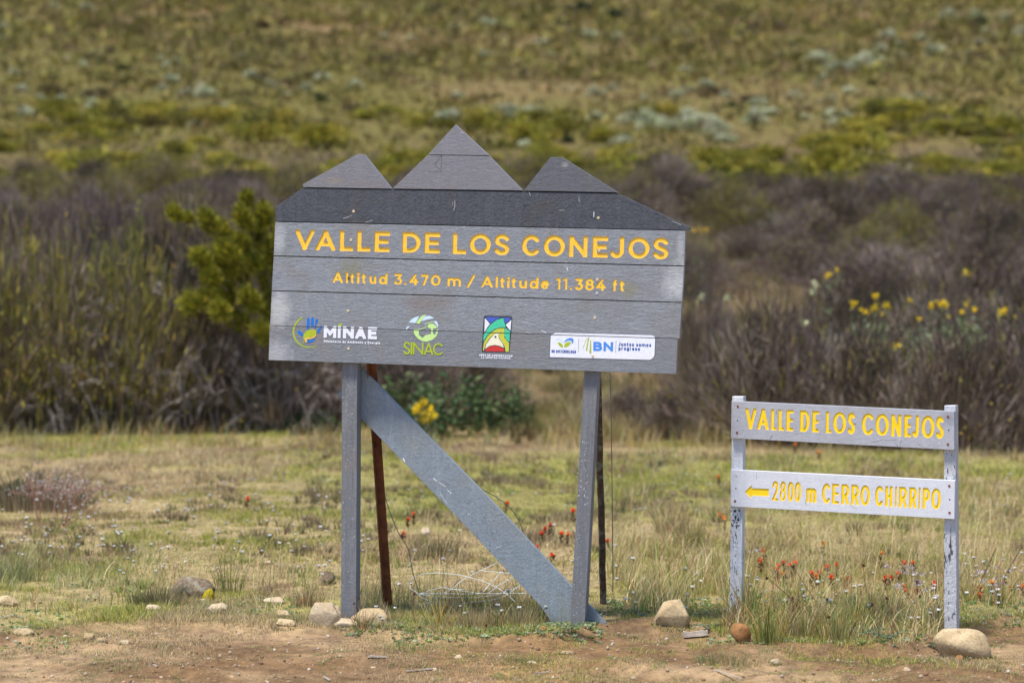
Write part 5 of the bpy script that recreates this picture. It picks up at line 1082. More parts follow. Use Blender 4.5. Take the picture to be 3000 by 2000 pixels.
def dome(seed, n, Rr, Hh, cols, lf, clumps=26, spread=.26):
    """rounded shrub: leaf clumps spread through a low dome, gaps between"""
    rr = np.random.default_rng(seed); a = rr.uniform(0, 6.28, clumps); e = rr.uniform(.05, 1, clumps)**.7*1.45; rad_ = rr.uniform(.55, 1., clumps)
    c = np.stack([np.cos(a)*np.cos(e)*Rr*rad_, np.sin(a)*np.cos(e)*Rr*rad_, np.sin(e)*Hh*rad_*.85+.04], -1)
    i = rr.integers(0, clumps, n); o = unit(rr.normal(size=(n, 3))); P = c[i]+o*rr.uniform(.35, 1, (n, 1))*spread*Rr*rr.uniform(.6, 1.2, clumps)[i][:, None]; P[:, 2] = np.maximum(P[:, 2], .01)
    col = pal(cols, clumps, rr, .22)[i]*rr.uniform(.8, 1.2, (n, 1)); lv = leaves(P, unit(o+[0, 0, .6]+rr.normal(0, .3, (n, 3))), lf*rr.uniform(.6, 1.3, n), lf*.42, col, rr)
    m = 40; j = rr.integers(0, clumps, m); h = np.linalg.norm(c[j], axis=1); st = leaves(np.zeros((m, 3)), unit(c[j]), h, .03, pal([(.12, .09, .07)], m, rr), rr)
    return st, lv
BR = [(.155, .112, .088), (.098, .069, .052), (.225, .168, .132), (.132, .090, .064), (.055, .040, .031), (.29, .225, .185)]
BRG = BR+[(.17, .145, .035), (.13, .13, .035)]
OL = [(.30, .265, .045), (.20, .18, .04), (.38, .29, .05), (.13, .125, .03)]
def shell(seed, n, cols, L0=.15, tipc=None, tf=.0):
    rr = np.random.default_rng(seed); nc = 16; ca = rr.uniform(0, 6.28, nc); ce = rr.uniform(0, 1.5, nc); C_ = np.stack([np.cos(ca)*np.cos(ce), np.sin(ca)*np.cos(ce), np.sin(ce)], -1); cr = rr.uniform(.25, .5, nc)
    i = rr.integers(0, nc, n); o = unit(rr.normal(size=(n, 3))); P = C_[i]*.66+o*(cr[i]*rr.uniform(.55, 1, n))[:, None]; P[:, 2] = np.abs(P[:, 2])*.98; ok = rr.uniform(0, 1, n) < .25+P[:, 2]*1.1; P = P[ok]; i = i[ok]; n = len(P)
    d = unit(P*[.6, .6, 0]+[0, 0, .9]+rr.normal(0, .34, (n, 3))); col = pal(cols, nc, rr, .15)[i]*rr.uniform(.7, 1.35, (n, 1))
    if tipc: k = rr.uniform(0, 1, n) < tf; col = np.where(k[:, None], pal(tipc, n, rr, .2), col)
    return leaves(P-d*L0*.5, d, L0*rr.uniform(.5, 1.25, n), .0125, col, rr)
def proto(nm, st, lf, m1='stem', m2='leaf', n1='stems', n2='leaves'): return (npmesh(n1, *st, M[m1]), npmesh(n2, *lf, M[m2]), n1, n2)
def place(pr, loc, sx, sz, rz, name, label, cat='bush', group=None):
    r = thing(name, loc, label, cat, group); r.rotation_euler.z = rz; r.scale = (sx, sx, sz)
    obj(pr[2], pr[0], r); obj(pr[3], pr[1], r); return r
def both(f, s): return f[0], merge([f[1], s])
BROWN = [proto('b', *both(fan(200+k, 420, 1, 1, BR, .013, .006, 6, OL+[(.24, .18, .12)], .12, leafL=.045, open_=1.0, jit=.16, base=.22), shell(250+k, 4600, BR, .16, OL, .05+.05*(k % 2))), n2='twigs') for k in range(4)]
BROLV = [proto('b', *both(fan(210+k, 420, 1, 1, BRG, .013, .006, 7, OL+[(.32, .22, .05)], .6, leafL=.06, open_=.85, base=.4, jit=.18), shell(260+k, 3800, BRG, .15, OL, .4)), n2='twigs') for k in range(4)]
def bushpx(pr, cx, base, top, wpx, name, label, rz=0., group=None, dy=0.):
    g = G(cx, base); Y = g[1]; g[2] -= .03; W = wpx/F*Y/2; Hh = (base-top)/F*Y
    return place(pr, g, W/.95, Hh/1.02, rz, name, label, 'bush', group)
# near row at the left, in front of it the yellow green shrub
for cx, base, top, wp, k, nm in [(-60, 1262, 620, 620, 0, 'tall olive and brown bush cut by the left edge of the picture'), (170, 1262, 640, 480, 1, 'tall brown bush with yellow tips, second from the left edge'), (390, 1258, 660, 500, 2, 'dark brown twiggy bush behind the dry grey fronds at left'),
     (600, 1256, 690, 480, 3, 'brown bush left of and behind the yellow green shrub'), (800, 1256, 800, 460, 0, 'brown bush behind the lower left corner of the big sign'), (990, 1250, 860, 420, 1, 'low brown bush seen left of the big sign left post'), (1190, 1245, 900, 420, 2, 'dark bush behind the leafy green plants under the sign'), (1385, 1235, 960, 330, 3, 'small dark bush behind the right end of the green plants')]:
    bushpx(BROLV[k] if cx < 500 else BROWN[k], cx, base, top, wp, 'brown_bush', nm, k*1.1)
for cx, base, top, wp, k, nm in [(60, 1200, 565, 540, 1, 'brown bush of the second row at the far left'), (300, 1200, 560, 560, 2, 'greyish brown bush of the second row behind the yellow tipped one'), (560, 1195, 570, 540, 3, 'purplish brown bush of the second row above the yellow green shrub'), (800, 1190, 620, 520, 0, 'second row brown bush hidden mostly by the big sign'),
     (1050, 1180, 700, 520, 1, 'second row bush behind the middle of the big sign'), (1840, 1270, 1110, 210, 2, 'low dark twiggy bush on open ground right of the big sign right post'), (1960, 1290, 1120, 230, 0, 'small dark brown clump left of the small sign top')]:
    bushpx(BROWN[k], cx, base, top, wp, 'brown_bush', nm, k*1.7+.4)
# right hand rows
for cx, base, top, wp, k, sd_ in [(-480, 1262, 700, 560, 1, 'left'), (-850, 1258, 760, 520, 2, 'left'), (3380, 1322, 900, 560, 0, 'right'), (3760, 1318, 930, 520, 3, 'right')]:
    bushpx(BROWN[k], cx, base, top, wp, 'brown_bush', 'brown bush of the front row beyond the %s edge of view' % sd_, k*1.3, 'front row bushes beyond the %s edge' % sd_)
for cx, base, top, wp, k, nm in [(2290, 1300, 850, 640, 1, 'big fan shaped brown bush right behind the small sign'), (2560, 1310, 940, 520, 3, 'dark brown bush behind the right half of the small sign'), (2800, 1318, 930, 520, 0, 'greyish brown bush behind the small sign right post'), (3010, 1322, 900, 480, 2, 'brown bush cut by the right edge of the picture'),
     (2070, 1235, 815, 300, 2, 'dark brown bush touching the right edge of the big sign'), (2190, 1120, 920, 300, 0, 'brown bush below the tan clearing beside the big sign'), (2480, 1160, 800, 520, 0, 'brown bush behind the fan shaped one, left of the yellow daisies'), (2800, 1160, 760, 560, 1, 'brown bush right behind the yellow daisies'), (3060, 1170, 770, 500, 3, 'dark brown bush behind the daisies at the right edge')]:
    bushpx(BROWN[k], cx, base, top, wp, 'brown_bush', nm, k*1.3)
for cx, base, top, wp, k, nm in [(2560, 880, 690, 520, 2, 'wide purplish brown bush above the row of yellow daisies'), (2860, 860, 660, 480, 0, 'purplish brown bush high up near the right edge'), (2190, 755, 655, 240, 1, 'rounded dark bush just above the tan clearing right of the big sign'), (2350, 830, 700, 300, 3, 'dark bush with a green sprout right of the tan clearing'), (2060, 820, 720, 210, 0, 'brown bush at the right corner of the big sign')]:
    bushpx(BROWN[k], cx, base, top, wp, 'brown_bush', nm, k*.9)
def lm(px): return 'beyond the left edge of view' if px < -60 else 'beyond the right edge of view' if px > 3060 else ['at the left edge', 'left of the yellow green shrub', 'above the yellow green shrub', 'over the left peak', 'over the middle peak', 'over the right peak', 'between the two signs', 'over the small sign', 'at the right edge'][int(np.searchsorted([300, 560, 860, 1150, 1500, 1850, 2200, 2750], px))]
# lower slope, row by row
rg2 = np.random.default_rng(77); cnt = 0
def side(px): return 'left' if px < 1000 else ('middle' if px < 2000 else 'right')
for base in (1100, 1010, 930, 860, 800, 755, 715, 680, 650, 620, 597):
    n = int(9+ (1100-base)/32)
    for k in range(n):
        px = -750+4500*(k+rg2.uniform(.1, .9))/n; py = base+rg2.uniform(-16, 16)
        if 1980 < px < 2330 and 690 < py < 850: continue
        if 1540 < px < 2080 and py > 900: continue
        if 2050 < px and 830 < py: continue
        if rg2.uniform() < .13 and py < 830: continue
        g = G(px, py); g[2] -= .05; W = rg2.uniform(.8, 1.45); Hh = rg2.uniform(.65, 1.25)*(1.2 if py > 900 else 1); row = 'near' if py > 850 else ('middle' if py > 650 else 'upper')
        place((BROWN+BROLV)[rg2.integers(0, 8) if rg2.uniform() < .6 else rg2.integers(0, 4)], g, W, Hh, rg2.uniform(0, 6.28), 'brown_bush', 'brown twiggy bush, %s rows of the slope, %s' % (row, lm(px)), 'bush', 'brown bushes on the lower slope, %s rows %s' % (row, lm(px)))

# yellow green shrub left of the big sign: leafy arms
b0 = G(830, 1262); b0[1] -= .5; b0[2] = float(H(b0[0], b0[1])); sh = thing('yellow_green_shrub', b0, 'bright yellow green shrub with bushy upright arms left of the big sign', 'bush'); rr = np.random.default_rng(3); Ls, Lt = [], []
for tx, ty, ll, s, bx_, by_ in [(505, 615, .34, .55, 620, 740), (548, 640, .2, .6, 600, 720), (598, 628, .5, 1.0, 700, 760), (640, 660, .5, 1.15, 730, 800), (722, 572, .45, .6, 745, 690), (705, 620, .5, .9, 770, 740), (770, 612, .5, 1.1, 800, 740), (830, 660, .5, 1.2, 840, 800), (575, 745, .4, 1.0, 700, 850),
                      (655, 720, .45, 1.2, 760, 850), (700, 700, .4, 1.1, 790, 830), (610, 800, .35, 1.1, 700, 900), (690, 800, .35, 1.2, 790, 900), (770, 790, .45, 1.2, 830, 900), (552, 885, .24, 1.5, 660, 960), (600, 868, .22, 1.3, 680, 950), (640, 905, .2, 1.2, 720, 980), (780, 900, .3, 1.1, 850, 980), (740, 760, .3, 1.1, 800, 860), (660, 770, .4, 1.2, 760, 900), (720, 860, .4, 1.2, 800, 950), (650, 850, .35, 1.2, 740, 940), (780, 720, .5, 1.2, 830, 830), (800, 850, .4, 1.2, 850, 960), (690, 930, .3, 1.2, 780, 1000), (760, 960, .3, 1.1, 830, 1040), (620, 740, .4, 1.1, 720, 840), (750, 660, .4, 1.1, 800, 780)]:
    dy_ = rr.uniform(-.35, .3); t_ = at(tx, ty, b0[1]+dy_)-b0; mid = at(bx_, by_, b0[1]+dy_*.6)-b0; root = np.array([mid[0]*.35, 0, .1]); c_ = np.array(catmull([root, mid, t_*.55+mid*.45+[-.03, 0, .02], t_], 10)); m = len(c_)
    L_len = np.linalg.norm(np.diff(c_, axis=0), axis=1).sum(); ll = ll*1.5; k0 = max(1, int(m*(1-ll/L_len))); n = int(1700*ll*s+300)
    u = rr.uniform(k0, m-1.001, n); i = u.astype(int); P = c_[i]+(c_[i+1]-c_[i])*(u-i)[:, None]; D = unit(c_[i+1]-c_[i]); o = rr.normal(size=(n, 3)); dd = unit(o*.6+D*.9); env = .35+.65*np.sin(np.pi*np.clip((u-k0)/(m-k0), .05, .92))
    Ls.append(leaves(P+unit(o)*rr.uniform(0, .075, (n, 1))*s*env[:, None], dd, .085*rr.uniform(.6, 1.2, n), .012, pal([(.44, .41, .035), (.32, .32, .03), (.60, .50, .05), (.19, .20, .03), (.11, .115, .02)], n, rr, .2), rr))
    seg_ = np.linspace(0, m-2, 7).astype(int); Lt.append(leaves(c_[seg_], unit(c_[seg_+1]-c_[seg_]), L_len/6.2, .022, pal([(.16, .11, .06)], 7, rr), rr))
obj('leaves', npmesh('leaves', *merge(Ls), M['leaf']), sh); obj('stems', npmesh('stems', *merge(Lt), M['stem']), sh)
# slender olive shoots among the left bushes
for k, (px, py, tp) in enumerate([(30, 1250, 700), (90, 1250, 640), (270, 1250, 640), (330, 1240, 760), (415, 1230, 580), (450, 1240, 700), (240, 1250, 720), (130, 1250, 800), (0, 1250, 820), (500, 1240, 720), (640, 1240, 900), (370, 1235, 850)]):
    g = G(px, py); Y = g[1]-.35; h = (py-tp)/F*Y; rr = np.random.default_rng(500+k); Lx = []
    for q in range(3):
        n = 230; t = rr.uniform(.35, 1, n); ox = rr.normal(0, .14); P = np.stack([ox*t*t+rr.normal(0, .012, n), rr.normal(0, .05)*t, h*t*(1-.1*q)], -1); Lx.append(leaves(P, unit(rr.normal(size=(n, 3))*.5+[0, 0, 1]), .05*rr.uniform(.6, 1.2, n), .013, pal([(.30, .27, .05), (.22, .21, .05), (.46, .30, .05)] if k % 4 == 1 else [(.20, .22, .045), (.28, .27, .06), (.15, .15, .04)], n, rr, .2), rr))
    st = blades(np.zeros((3, 3)), h, .014, rr.normal(0, .08, (3, 2)), pal([(.3, .2, .1)], 3, rr), 3, rr); rt = thing('leafy_shoot', (g[0], Y, g[2]), 'slender olive leafy shoot standing before the brown bushes at left', 'plant', 'slender leafy shoots at left')
    obj('leaves', npmesh('leaves', *merge(Lx), M['leaf']), rt); obj('stem', npmesh('stem', *st, M['stem']), rt)
# dry grey drooping fronds at the foot of the left bushes
def frondclump(px, py, wpx, k, label):
    rr = np.random.default_rng(600+k); g = G(px, 1258); Y = g[1]-rr.uniform(.35, .8); c_ = at(px, py, Y); g = np.array([c_[0], Y, float(H(c_[0], Y))]); h = max(.12, c_[2]-g[2]); W = wpx/F*Y*.62; Lx = []
    main = rr.uniform(0, 6.28)
    for q in range(rr.integers(4, 10)):
        a = main+rr.normal(0, .9); e = rr.uniform(-1.1, .7); o = unit(np.array([math.cos(a), math.sin(a)*.4, 0])*math.cos(e)+np.array([0, 0, math.sin(e)])); n = 75; t = rr.uniform(0, 1, n)[:, None]; ln = W*rr.uniform(.5, 1.2); sag = rr.uniform(.1, .7)
        st0 = rr.normal(size=3)*[.08, .06, .08]; P = np.array([0, 0, h])+st0+o*ln*t-np.array([0, 0, 1])*ln*sag*t*t; P[:, 2] = np.maximum(P[:, 2], .01); D = unit(o-np.array([0, 0, 2*sag])*t+rr.normal(size=(n, 3))*.38)
        Lx.append(leaves(P, D, .07*rr.uniform(.5, 1.4, n), .006, pal([(.22, .18, .155), (.15, .12, .10), (.34, .29, .25)], n, rr, .25), rr))
    st = blades(rr.normal(size=(3, 3))*[.05, .05, 0], h, .012, rr.normal(0, .2, (3, 2)), pal([(.10, .07, .055)], 3, rr), 3, rr); rt = thing('dry_frond_clump', g, label, 'dead plant', label)
    obj('fronds', npmesh('fronds', *merge(Lx), M['stem']), rt); obj('stems', npmesh('stems', *st, M['stem']), rt)
for k, (px, py, wp) in enumerate([(60, 1110, 170), (195, 1090, 190), (240, 1140, 150), (320, 990, 140), (355, 1150, 130), (430, 1080, 120), (530, 1060, 150), (600, 1120, 230), (620, 1030, 180), (700, 1110, 200), (850, 1130, 200), (920, 1150, 160), (760, 1060, 150), (150, 1180, 150), (480, 1180, 130), (960, 1100, 120), (1330, 1150, 140), (450, 870, 150), (300, 900, 120), (575, 1180, 150), (660, 1170, 170), (800, 1200, 150), (90, 1000, 140), (260, 1200, 150), (390, 1200, 130), (690, 1040, 140), (20, 1170, 160)]):
    frondclump(px, py, wp, k, ('drooping dry grey frond clump at the foot of the bushes '+('near the left edge' if px < 260 else ('left of the big post' if px > 560 else 'below the olive shoots')) if py > 1100 else 'drooping dry grey frond clump halfway up the bushes '+('near the left edge' if px < 260 else ('below the yellow shrub' if px > 500 else 'left of the yellow shrub'))) if px < 1000 else 'drooping dry frond clump right of the leafy green plants')
# leafy green plants under the sign
def leafy(px, py, wpx, hpx, k, cols, label, name='leafy_plant', lf=.085):
    g = G(px, py); Y = g[1]; W = wpx/F*Y/2; h = hpx/F*Y; rr = np.random.default_rng(700+k); n = int(90+wpx*1.5); t = rr.uniform(.1, 1, n); a = rr.uniform(0, 6.28, n); q = np.sqrt(rr.uniform(0, 1, n))*W
    P = np.stack([np.cos(a)*q, np.sin(a)*q*.7, h*t*(1-.4*(q/W)**2)], -1); lv = leaves(P, unit(np.stack([np.cos(a), np.sin(a), rr.uniform(-.3, .7, n)], -1)+rr.normal(0, .3, (n, 3))), lf*rr.uniform(.6, 1.3, n), lf*.5, pal(cols, n, rr, .25), rr)
    m = 14; st = blades(np.zeros((m, 3)), h*.9, .012, rr.normal(0, .3*W/h, (m, 2)), pal([(.12, .13, .05)], m, rr), 3, rr); rt = thing(name, g, label, 'plant'); obj('leaves', npmesh('leaves', *lv, M['leaf']), rt); obj('stems', npmesh('stems', *st, M['stem']), rt); return g
DG = [(.06, .11, .035), (.10, .15, .05), (.045, .08, .028), (.16, .21, .085), (.11, .12, .06)]
for k, (px, py, wp, hp, lb) in enumerate([(910, 1268, 130, 60, 'low broad leafed green plant just left of the big left post'), (1180, 1262, 160, 180, 'upright green leafy plant left of the yellow flowers'), (1250, 1292, 130, 130, 'dark green plant below the yellow flower clump'), (1330, 1282, 230, 190, 'dense green leafy plant right of the yellow flowers'),
      (1450, 1278, 230, 180, 'green leafy plant under the middle right of the sign'), (1500, 1270, 120, 90, 'low green plant right end of the leafy row'), (1120, 1230, 110, 110, 'pale leafed plant behind the top of the brace'), (345, 1235, 90, 60, 'small bright green plant at the foot of the dark bushes'), (40, 1240, 110, 110, 'green plant at the bottom of the leftmost bush'), (20, 1480, 110, 60, 'dark green leafy plant at the left edge of the meadow')]):
    leafy(px, py, wp, hp, k, DG, lb)
tussock(100, 1490, .34, .32, 520, [(.26, .20, .12), (.18, .13, .08), (.34, .27, .16)], 'brown dry grass clump behind the lilac plants at left', .009, .5)
for px, py, hp, lb in [(2010, 1190, 70, 'olive grass clump on open ground between bushes'), (1600, 1220, 60, 'low olive clump left of the big sign right post'), (1930, 1230, 60, 'olive clump at the meadow edge right of the hanging wire'), (1700, 1150, 50, 'small tan clump behind the right post')]:
    tussock(px, py, .5, .3, 500, [(.30, .27, .08), (.22, .2, .07), (.38, .29, .13), (.16, .13, .07)], lb, .014, .6)
# yellow flowers
YP = [(.90, .70, .015), (.88, .60, .015)]
def yflower(px, py, Y, s, label, group, cols=YP, n=46):
    t_ = at(px, py, Y); g = np.array([t_[0], Y, float(H(t_[0], Y))]); h = t_[2]-g[2]; rt = thing('yellow_flower', g, label, 'flower', group); rr = np.random.default_rng(int(px*5+py))
    v = leaves(np.array([0, 0, h])+rr.normal(size=(n, 3))*s*.35, unit(rr.normal(size=(n, 3))+[0, -.3, .4]), s*rr.uniform(.5, .9, n), s*.3, pal(cols, n, rr, .12), rr); obj('bloom', npmesh('bloom', *v, M['petal']), rt)
    m = 20; t = rr.uniform(.5, .98, m); v1 = blades(np.zeros((2, 3)), h, .01, np.zeros((2, 2)), pal([(.2, .22, .1)], 2, rr), 2, rr); v2 = leaves(np.stack([np.zeros(m), np.zeros(m), h*t], -1), unit(rr.normal(size=(m, 3))), .05, .015, pal([(.26, .30, .17), (.16, .2, .08)], m, rr), rr); obj('stem', npmesh('stem', *merge([v1, v2]), M['leaf']), rt)
for a, b, s in [(1283, 405, 1.2), (1417, 357, 1.1), (1417, 430, 1.2), (1492, 420, 1.2), (1360, 458, 1.), (1330, 440, .7), (1635, 383, .9), (1770, 430, 1.), (1770, 405, .8), (1835, 405, 1.5), (1862, 410, 1.1), (1697, 500, .8), (1880, 487, .7), (1960, 455, .9), (1992, 410, .8), (2042, 443, 1.1), (2215, 455, 1.2), (2235, 440, .8), (2303, 488, .9), (1465, 470, .6)]:
    yflower(1900+a/2.138, 700+b/2.138, 24.2, .034*s, 'yellow daisy-like flower above the brown bushes on the right', 'yellow flowers on the right')
for a, b, s in [(1130, 225, 1.), (1180, 195, .8), (1112, 240, .6)]: yflower(1900+a/2.138, 700+b/2.138, 25.6, .035*s, 'yellow flower standing above and left of the long yellow row', 'yellow flowers left of the row')
yflower(1900+1990/2.138, 700+220/2.138, 30, .06, 'single yellow flower high above the row near the right edge', None); yflower(2630, 1012, 24, .05, 'single dull yellow flower below the row of yellow flowers', None)
for k, (px, py) in enumerate([(1225, 1200), (1245, 1212), (1262, 1200), (1240, 1228), (1258, 1222), (1272, 1216), (1232, 1188), (1218, 1206), (1244, 1180), (1250, 1235)]): yflower(px, py, 22.3, .042, 'yellow flower in the clump under the big sign', 'yellow flower clump under the sign')
for px, py in [(2035, 674), (2055, 678), (2068, 675)]: yflower(px, py, 33, .045, 'orange yellow flower at the right corner of the big sign', 'orange flowers beside the big sign', [(.8, .5, .03)], 24)
for k, (px, py, hp, lb) in enumerate([(2056, 870, 'a', 'pale cream flower dot right of the big sign edge'), (2388, 835, 'a', 'cream flower spike among the brown bushes'), (2386, 855, 'a', 'lower cream blossom of the spike among brown bushes'), (2355, 945, 'a', 'faint cream blossom low in the fan shaped bush'), (2222, 1040, 'a', 'tiny cream blossom left in the fan shaped bush'), (2132, 872, 'a', 'faint pale dot right of the big sign')]):
    t_ = at(px, py, 22.9); g = np.array([t_[0], 22.9, float(H(t_[0], 22.9))]); rr = np.random.default_rng(px); h = t_[2]-g[2]; rt = thing('cream_flower', g, lb, 'flower'); n = 22
    obj('bloom', npmesh('bloom', *leaves(np.array([0, 0, h])+rr.normal(size=(n, 3))*.016, unit(rr.normal(size=(n, 3))), .035, .016, pal([(.62, .62, .36)], n, rr), rr), M['petal']), rt); obj('stem', npmesh('stem', *blades(np.zeros((2, 3)), h, .008, np.zeros((2, 2)), pal([(.2, .2, .1)], 2, rr), 2, rr), M['stem']), rt)
for k, (px, py, wp, lb) in enumerate([(2560, 975, 120, 'grey green leafy plant under the yellow flowers, left one'), (2700, 985, 160, 'grey green leafy plant under the yellow flowers, middle one'), (2830, 960, 120, 'grey green leafy plant under the yellow flowers, right one')]):
    Y = 24.35; t_ = at(px, py, Y); z0 = float(H(t_[0], Y)); rr = np.random.default_rng(k+800); n = 130; h = t_[2]-z0+.06; W = wp/F*Y/2; P = np.stack([rr.normal(0, .5, n)*W, rr.normal(0, .4, n)*W, h-rr.uniform(0, .35, n)], -1)
    rt = thing('grey_green_plant', (t_[0], Y, z0), lb, 'plant'); obj('leaves', npmesh('leaves', *leaves(P, unit(rr.normal(size=(n, 3))+[0, 0, .7]), .09*rr.uniform(.6, 1.2, n), .03, pal([(.20, .22, .11), (.12, .16, .06), (.28, .29, .18)], n, rr), rr), M['leaf']), rt)
    obj('stems', npmesh('stems', *blades(rr.normal(size=(12, 3))*[.1, .1, 0], h*.95, .012, rr.normal(0, .12, (12, 2)), pal([(.15, .16, .08)], 12, rr), 3, rr), M['stem']), rt)

# ------------------------------------------------------------------ hillside shrubs
SIL = [(.50, .50, .33), (.41, .42, .26), (.57, .56, .39), (.25, .25, .14)]
SILV = [proto('s', *dome(300+k, 1500, 1, 1, SIL, .17, 22, .3)) for k in range(4)]
YG = [(.28, .25, .03), (.205, .185, .03), (.35, .29, .045), (.12, .11, .03)]
YGS = [proto('y', *dome(310+k, 1300, 1, 1, YG, .17, 20, .32)) for k in range(4)]
DKG = [(.045, .065, .025), (.07, .09, .03), (.03, .045, .02)]; DKS = [proto('d', *dome(320+k, 1300, 1, 1, DKG, .17, 18, .32)) for k in range(2)]
BRS = [proto('o', *dome(330+k, 1200, 1, 1, [(.16, .12, .055), (.20, .145, .07), (.13, .105, .045)], .17, 20, .32)) for k in range(2)]
OTS = [proto('t', *dome(340+k, 1200, 1, 1, [(.19, .155, .04), (.24, .185, .055), (.15, .125, .035)], .17, 20, .32)) for k in range(2)]
def where(px, py): return '%s %s' % ('upper' if py < 100 else ('higher' if py < 200 else ('middle' if py < 300 else ('lower' if py < 420 else ('bottom' if py < 500 else 'lowest')))), side(px))
def hill(prs, px, py, wpx, asp, name, colr, rgx=rg2):
    g = G(px, py); W = wpx/F*g[1]/2; g[2] += (W*.05 if colr.startswith('silvery') else -W*.12); w_ = where(px, py)
    return place(prs[rgx.integers(0, len(prs))], g, W, W*asp, rgx.uniform(0, 6.28), name, '%s shrub on the %s hillside, %s' % (colr, w_.split()[0], lm(px)), 'shrub', '%s shrubs on the %s hillside, %s' % (colr, w_.split()[0], lm(px)))
q1 = [(25, 175, 60), (120, 525, 60), (235, 590, 60), (510, 555, 60), (545, 620, 95), (350, 575, 50), (985, 475, 70), (1000, 385, 80), (1070, 550, 60), (1165, 555, 85), (1150, 520, 60), (1285, 645, 60), (1440, 455, 85), (1550, 495, 55), (1680, 455, 55), (1760, 515, 50), (1850, 465, 70), (1660, 555, 50), (790, 665, 80), (890, 655, 60), (640, 610, 40),
      (390, 350, 45), (480, 395, 50), (920, 350, 45), (930, 520, 45), (490, 60, 50), (300, 60, 60), (150, 670, 70), (220, 650, 50), (1480, 330, 40), (1390, 340, 45), (1640, 715, 80), (1120, 725, 60), (80, 420, 40), (700, 640, 50), (10, 230, 50)]
q2 = [(540, 70, 50), (440, 140, 55), (490, 290, 55), (790, 215, 85), (1000, 195, 90), (980, 390, 60), (1450, 395, 60), (1700, 265, 75), (1900, 290, 100), (2140, 315, 50), (1400, 300, 50), (1350, 310, 50), (1180, 800, 150), (1320, 810, 110), (1080, 790, 110), (750, 870, 190), (1500, 910, 150), (1600, 900, 90), (1760, 830, 110), (1940, 1010, 130), (2120, 880, 160), (2270, 900, 140),
      (2310, 670, 70), (1740, 660, 80), (1870, 620, 60), (2080, 690, 50), (800, 670, 60), (100, 605, 80), (1270, 1020, 70), (1120, 285, 50), (300, 260, 50), (1980, 840, 110), (600, 600, 40), (1560, 620, 40)]
q3 = [(15, 210, 60), (15, 410, 55), (790, 365, 110), (900, 420, 120), (1050, 390, 110), (1150, 365, 80), (1140, 305, 70), (1180, 225, 75), (1370, 230, 60), (1450, 320, 90), (1530, 125, 80), (1690, 110, 95), (1750, 205, 70), (1850, 115, 60), (1930, 205, 60), (1700, 265, 60), (1660, 315, 50), (1250, 275, 55), (640, 565, 65), (430, 620, 85), (420, 705, 110), (510, 660, 70), (700, 685, 50), (840, 595, 75),
      (850, 680, 90), (940, 685, 60), (960, 535, 60), (1270, 570, 45), (1450, 585, 55), (1230, 670, 45), (780, 505, 65), (100, 740, 150), (190, 775, 130), (30, 715, 120), (250, 820, 90), (1360, 550, 40), (130, 505, 70), (250, 560, 60), (30, 545, 60), (820, 460, 60), (870, 715, 50), (1870, 720, 60), (1000, 400, 90), (1250, 340, 70)]
for q, (ox, sc) in ((q1, (0, 1.96)), (q2, (1000, 2.352)), (q3, (2000, 1.96))):
    for a, b, wd in q: hill(SILV, ox+a/sc, b/sc+4, wd/sc*1.96*.78+12, rg2.uniform(.6, .9), 'silver_shrub', 'silvery green')
for px, py, wd in [(275, 175, 80), (325, 150, 60), (360, 200, 60), (885, 225, 50), (935, 290, 80), (30, 340, 60), (1038, 335, 60), (1665, 410, 60), (2865, 75, 90), (2150, 308, 60), (2945, 270, 50), (2560, 470, 50), (1540, 50, 60), (1600, 30, 70), (1700, 35, 110), (1800, 50, 90), (1650, 70, 60), (240, 70, 50), (160, 375, 50), (480, 60, 70), (2330, 125, 50), (440, 215, 50)]:
    hill(DKS, px, py+8, wd, .7, 'dark_shrub', 'dark green')
for k in range(540):
    px, py = rg2.uniform(-500, 3500), rg2.uniform(340, 640)
    if fbm(px/260, py/45, 401, 3) < (.50 if py < 400 else (.40 if py < 560 else .52)): continue
    hill(YGS, px, py, rg2.uniform(80, 240), rg2.uniform(.45, .75), 'yellow_green_bush', 'yellow green')
for k in range(230):
    px, py = rg2.uniform(-60, 3060), rg2.uniform(-5, 400)
    if fbm(px/300, py/70, 411, 3) < .47: continue
    hill(BRS if k % 2 else OTS, px, py, rg2.uniform(50, 120)*(.6+py/500), rg2.uniform(.4, .65), 'hillside_bush', 'dull brown' if k % 2 else 'dull olive')
hill(YGS, 2950, 470, 150, .6, 'yellow_green_bush', 'bright green'); hill(YGS, 2520, 790, 90, .9, 'yellow_green_bush', 'leafy green')
# low scrub and tussock grass covering the slope
n = 52000; rgh = np.random.default_rng(9); y = 26+(250-26)*rgh.uniform(0, 1, n)**.85; x = rgh.uniform(-1, 1, n)*(y*.33+3); k = rgh.uniform(0, 1, n) < np.clip((y*.30+3)/42, .12, 1); x, y = x[k], y[k]
m1 = fbm(x/9, y/14, 81, 4); m2 = fbm(x/3, y/4, 91, 4); tan = sst(.54, .68, m1); k = rgh.uniform(0, 1, len(x)) > tan*.5
clr = ~((x > 2.6) & (x < 5.4) & (y > 38) & (y < 48)); x, y, m2, tan = x[k], y[k], m2[k], tan[k]; n = len(x)
s = rgh.uniform(.18, .5, n)*np.clip(y/75, .6, 1.6); base = pal([(.195, .162, .045), (.225, .182, .05), (.19, .135, .06), (.25, .205, .05), (.16, .13, .038)], n, rgh, .25); base = lerp(base, pal([(.29, .195, .085), (.23, .165, .07)], n, rgh, .2), 0)*(1-tan[:, None]*.8)+pal([(.29, .195, .085), (.23, .165, .07)], n, rgh, .2)*tan[:, None]*.8
bz = (1-sst(56, 66, y))[:, None]*.75; base = base*(1-bz)+pal([(.20, .15, .10), (.28, .22, .11), (.14, .10, .07), (.22, .20, .07)], n, rgh, .2)*bz
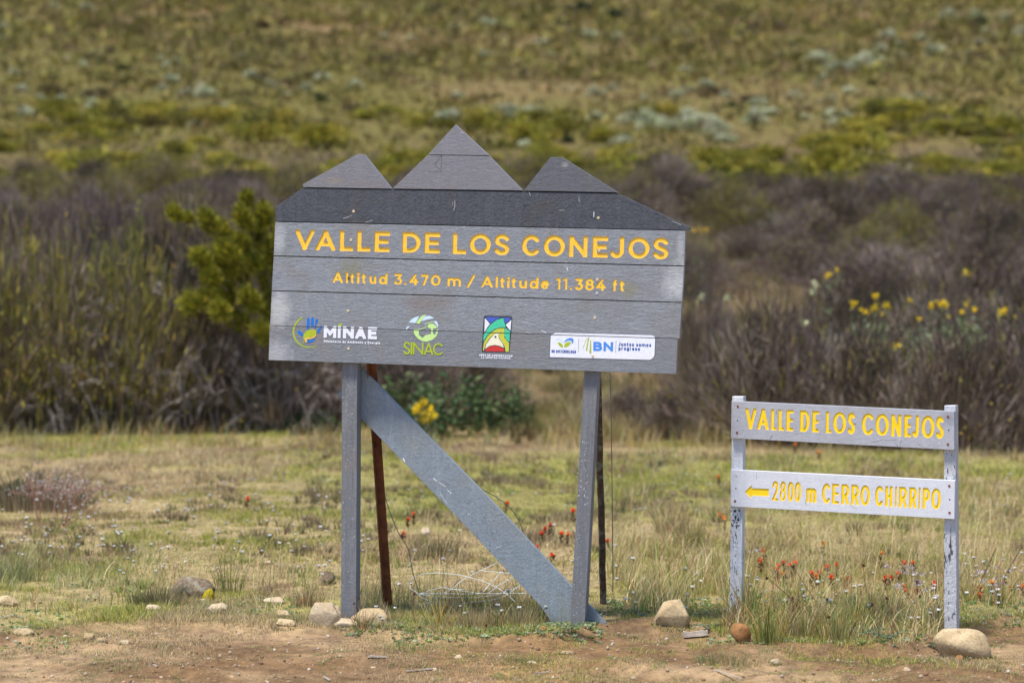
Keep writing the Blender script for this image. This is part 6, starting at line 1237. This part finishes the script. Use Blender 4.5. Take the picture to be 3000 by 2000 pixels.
lf = 7; i = np.repeat(np.arange(n), lf); o = unit(rgh.normal(size=(n*lf, 3))*[1, 1, .6]+[0, 0, .55]); P = np.stack([x, y, H(x, y)], -1)[i]+o*s[i][:, None]*rgh.uniform(.1, .6, (n*lf, 1))*[1, 1, .5]
v, t, c = leaves(P, unit(o+rgh.normal(0, .4, (n*lf, 3))+[0, 0, .3]), s[i]*rgh.uniform(.5, 1, n*lf), s[i]*.3, base[i]*rgh.uniform(.88, 1.15, (n*lf, 1)), rgh)
tag(obj('hillside_scrub', npmesh('hillside_scrub', v, t, c, M['leaf'])), 'low olive and tan scrub covering the whole hillside', 'scrub', kind='stuff')
# undergrowth between the brown bushes
n = 12000; y = rgh.uniform(24.6, 62, n); x = rgh.uniform(-1, 1, n)*(y*.30+2.5); pxx = 1500+x/y*F; k = ~((pxx > 1530) & (pxx < 2090) & (y < 40)) & ~((x > 2.6) & (x < 5.4) & (y > 38) & (y < 48)); x, y = x[k], y[k]; n = len(x)
P = np.stack([x, y, H(x, y)], -1); nb = 5; Pi = np.repeat(P, nb, 0)+rgh.normal(0, .06, (n*nb, 3))*[1, 1, 0]
v, t, c = blades(Pi, rgh.uniform(.10, .38, n*nb), .014, rgh.normal(0, .35, (n*nb, 2)), pal(BRG, n*nb, rgh, .3), 2, rgh)
tag(obj('undergrowth', npmesh('undergrowth', v, t, c, M['stem'])), 'dead twigs and stems between the brown bushes', 'undergrowth', kind='stuff')

n = 5200; x = rgh.uniform(1.2, 6.2, n); y = rgh.uniform(33, 50, n); k = fbm(x/.8, y/1.5, 421, 3) > .42; x, y = x[k], y[k]; n = len(x)
v, t, c = blades(np.stack([x, y, H(x, y)-.01], -1), rgh.uniform(.08, .32, n), .022, rgh.normal(0, .5, (n, 2)), pal([(.34, .23, .11), (.24, .17, .08), (.19, .16, .05), (.13, .09, .055)], n, rgh, .25), 2, rgh)
tag(obj('clearing_grass', npmesh('clearing_grass', v, t, c, M['stem'])), 'dry tan grass in the clearing between bushes right of the big sign', 'grass', kind='stuff')
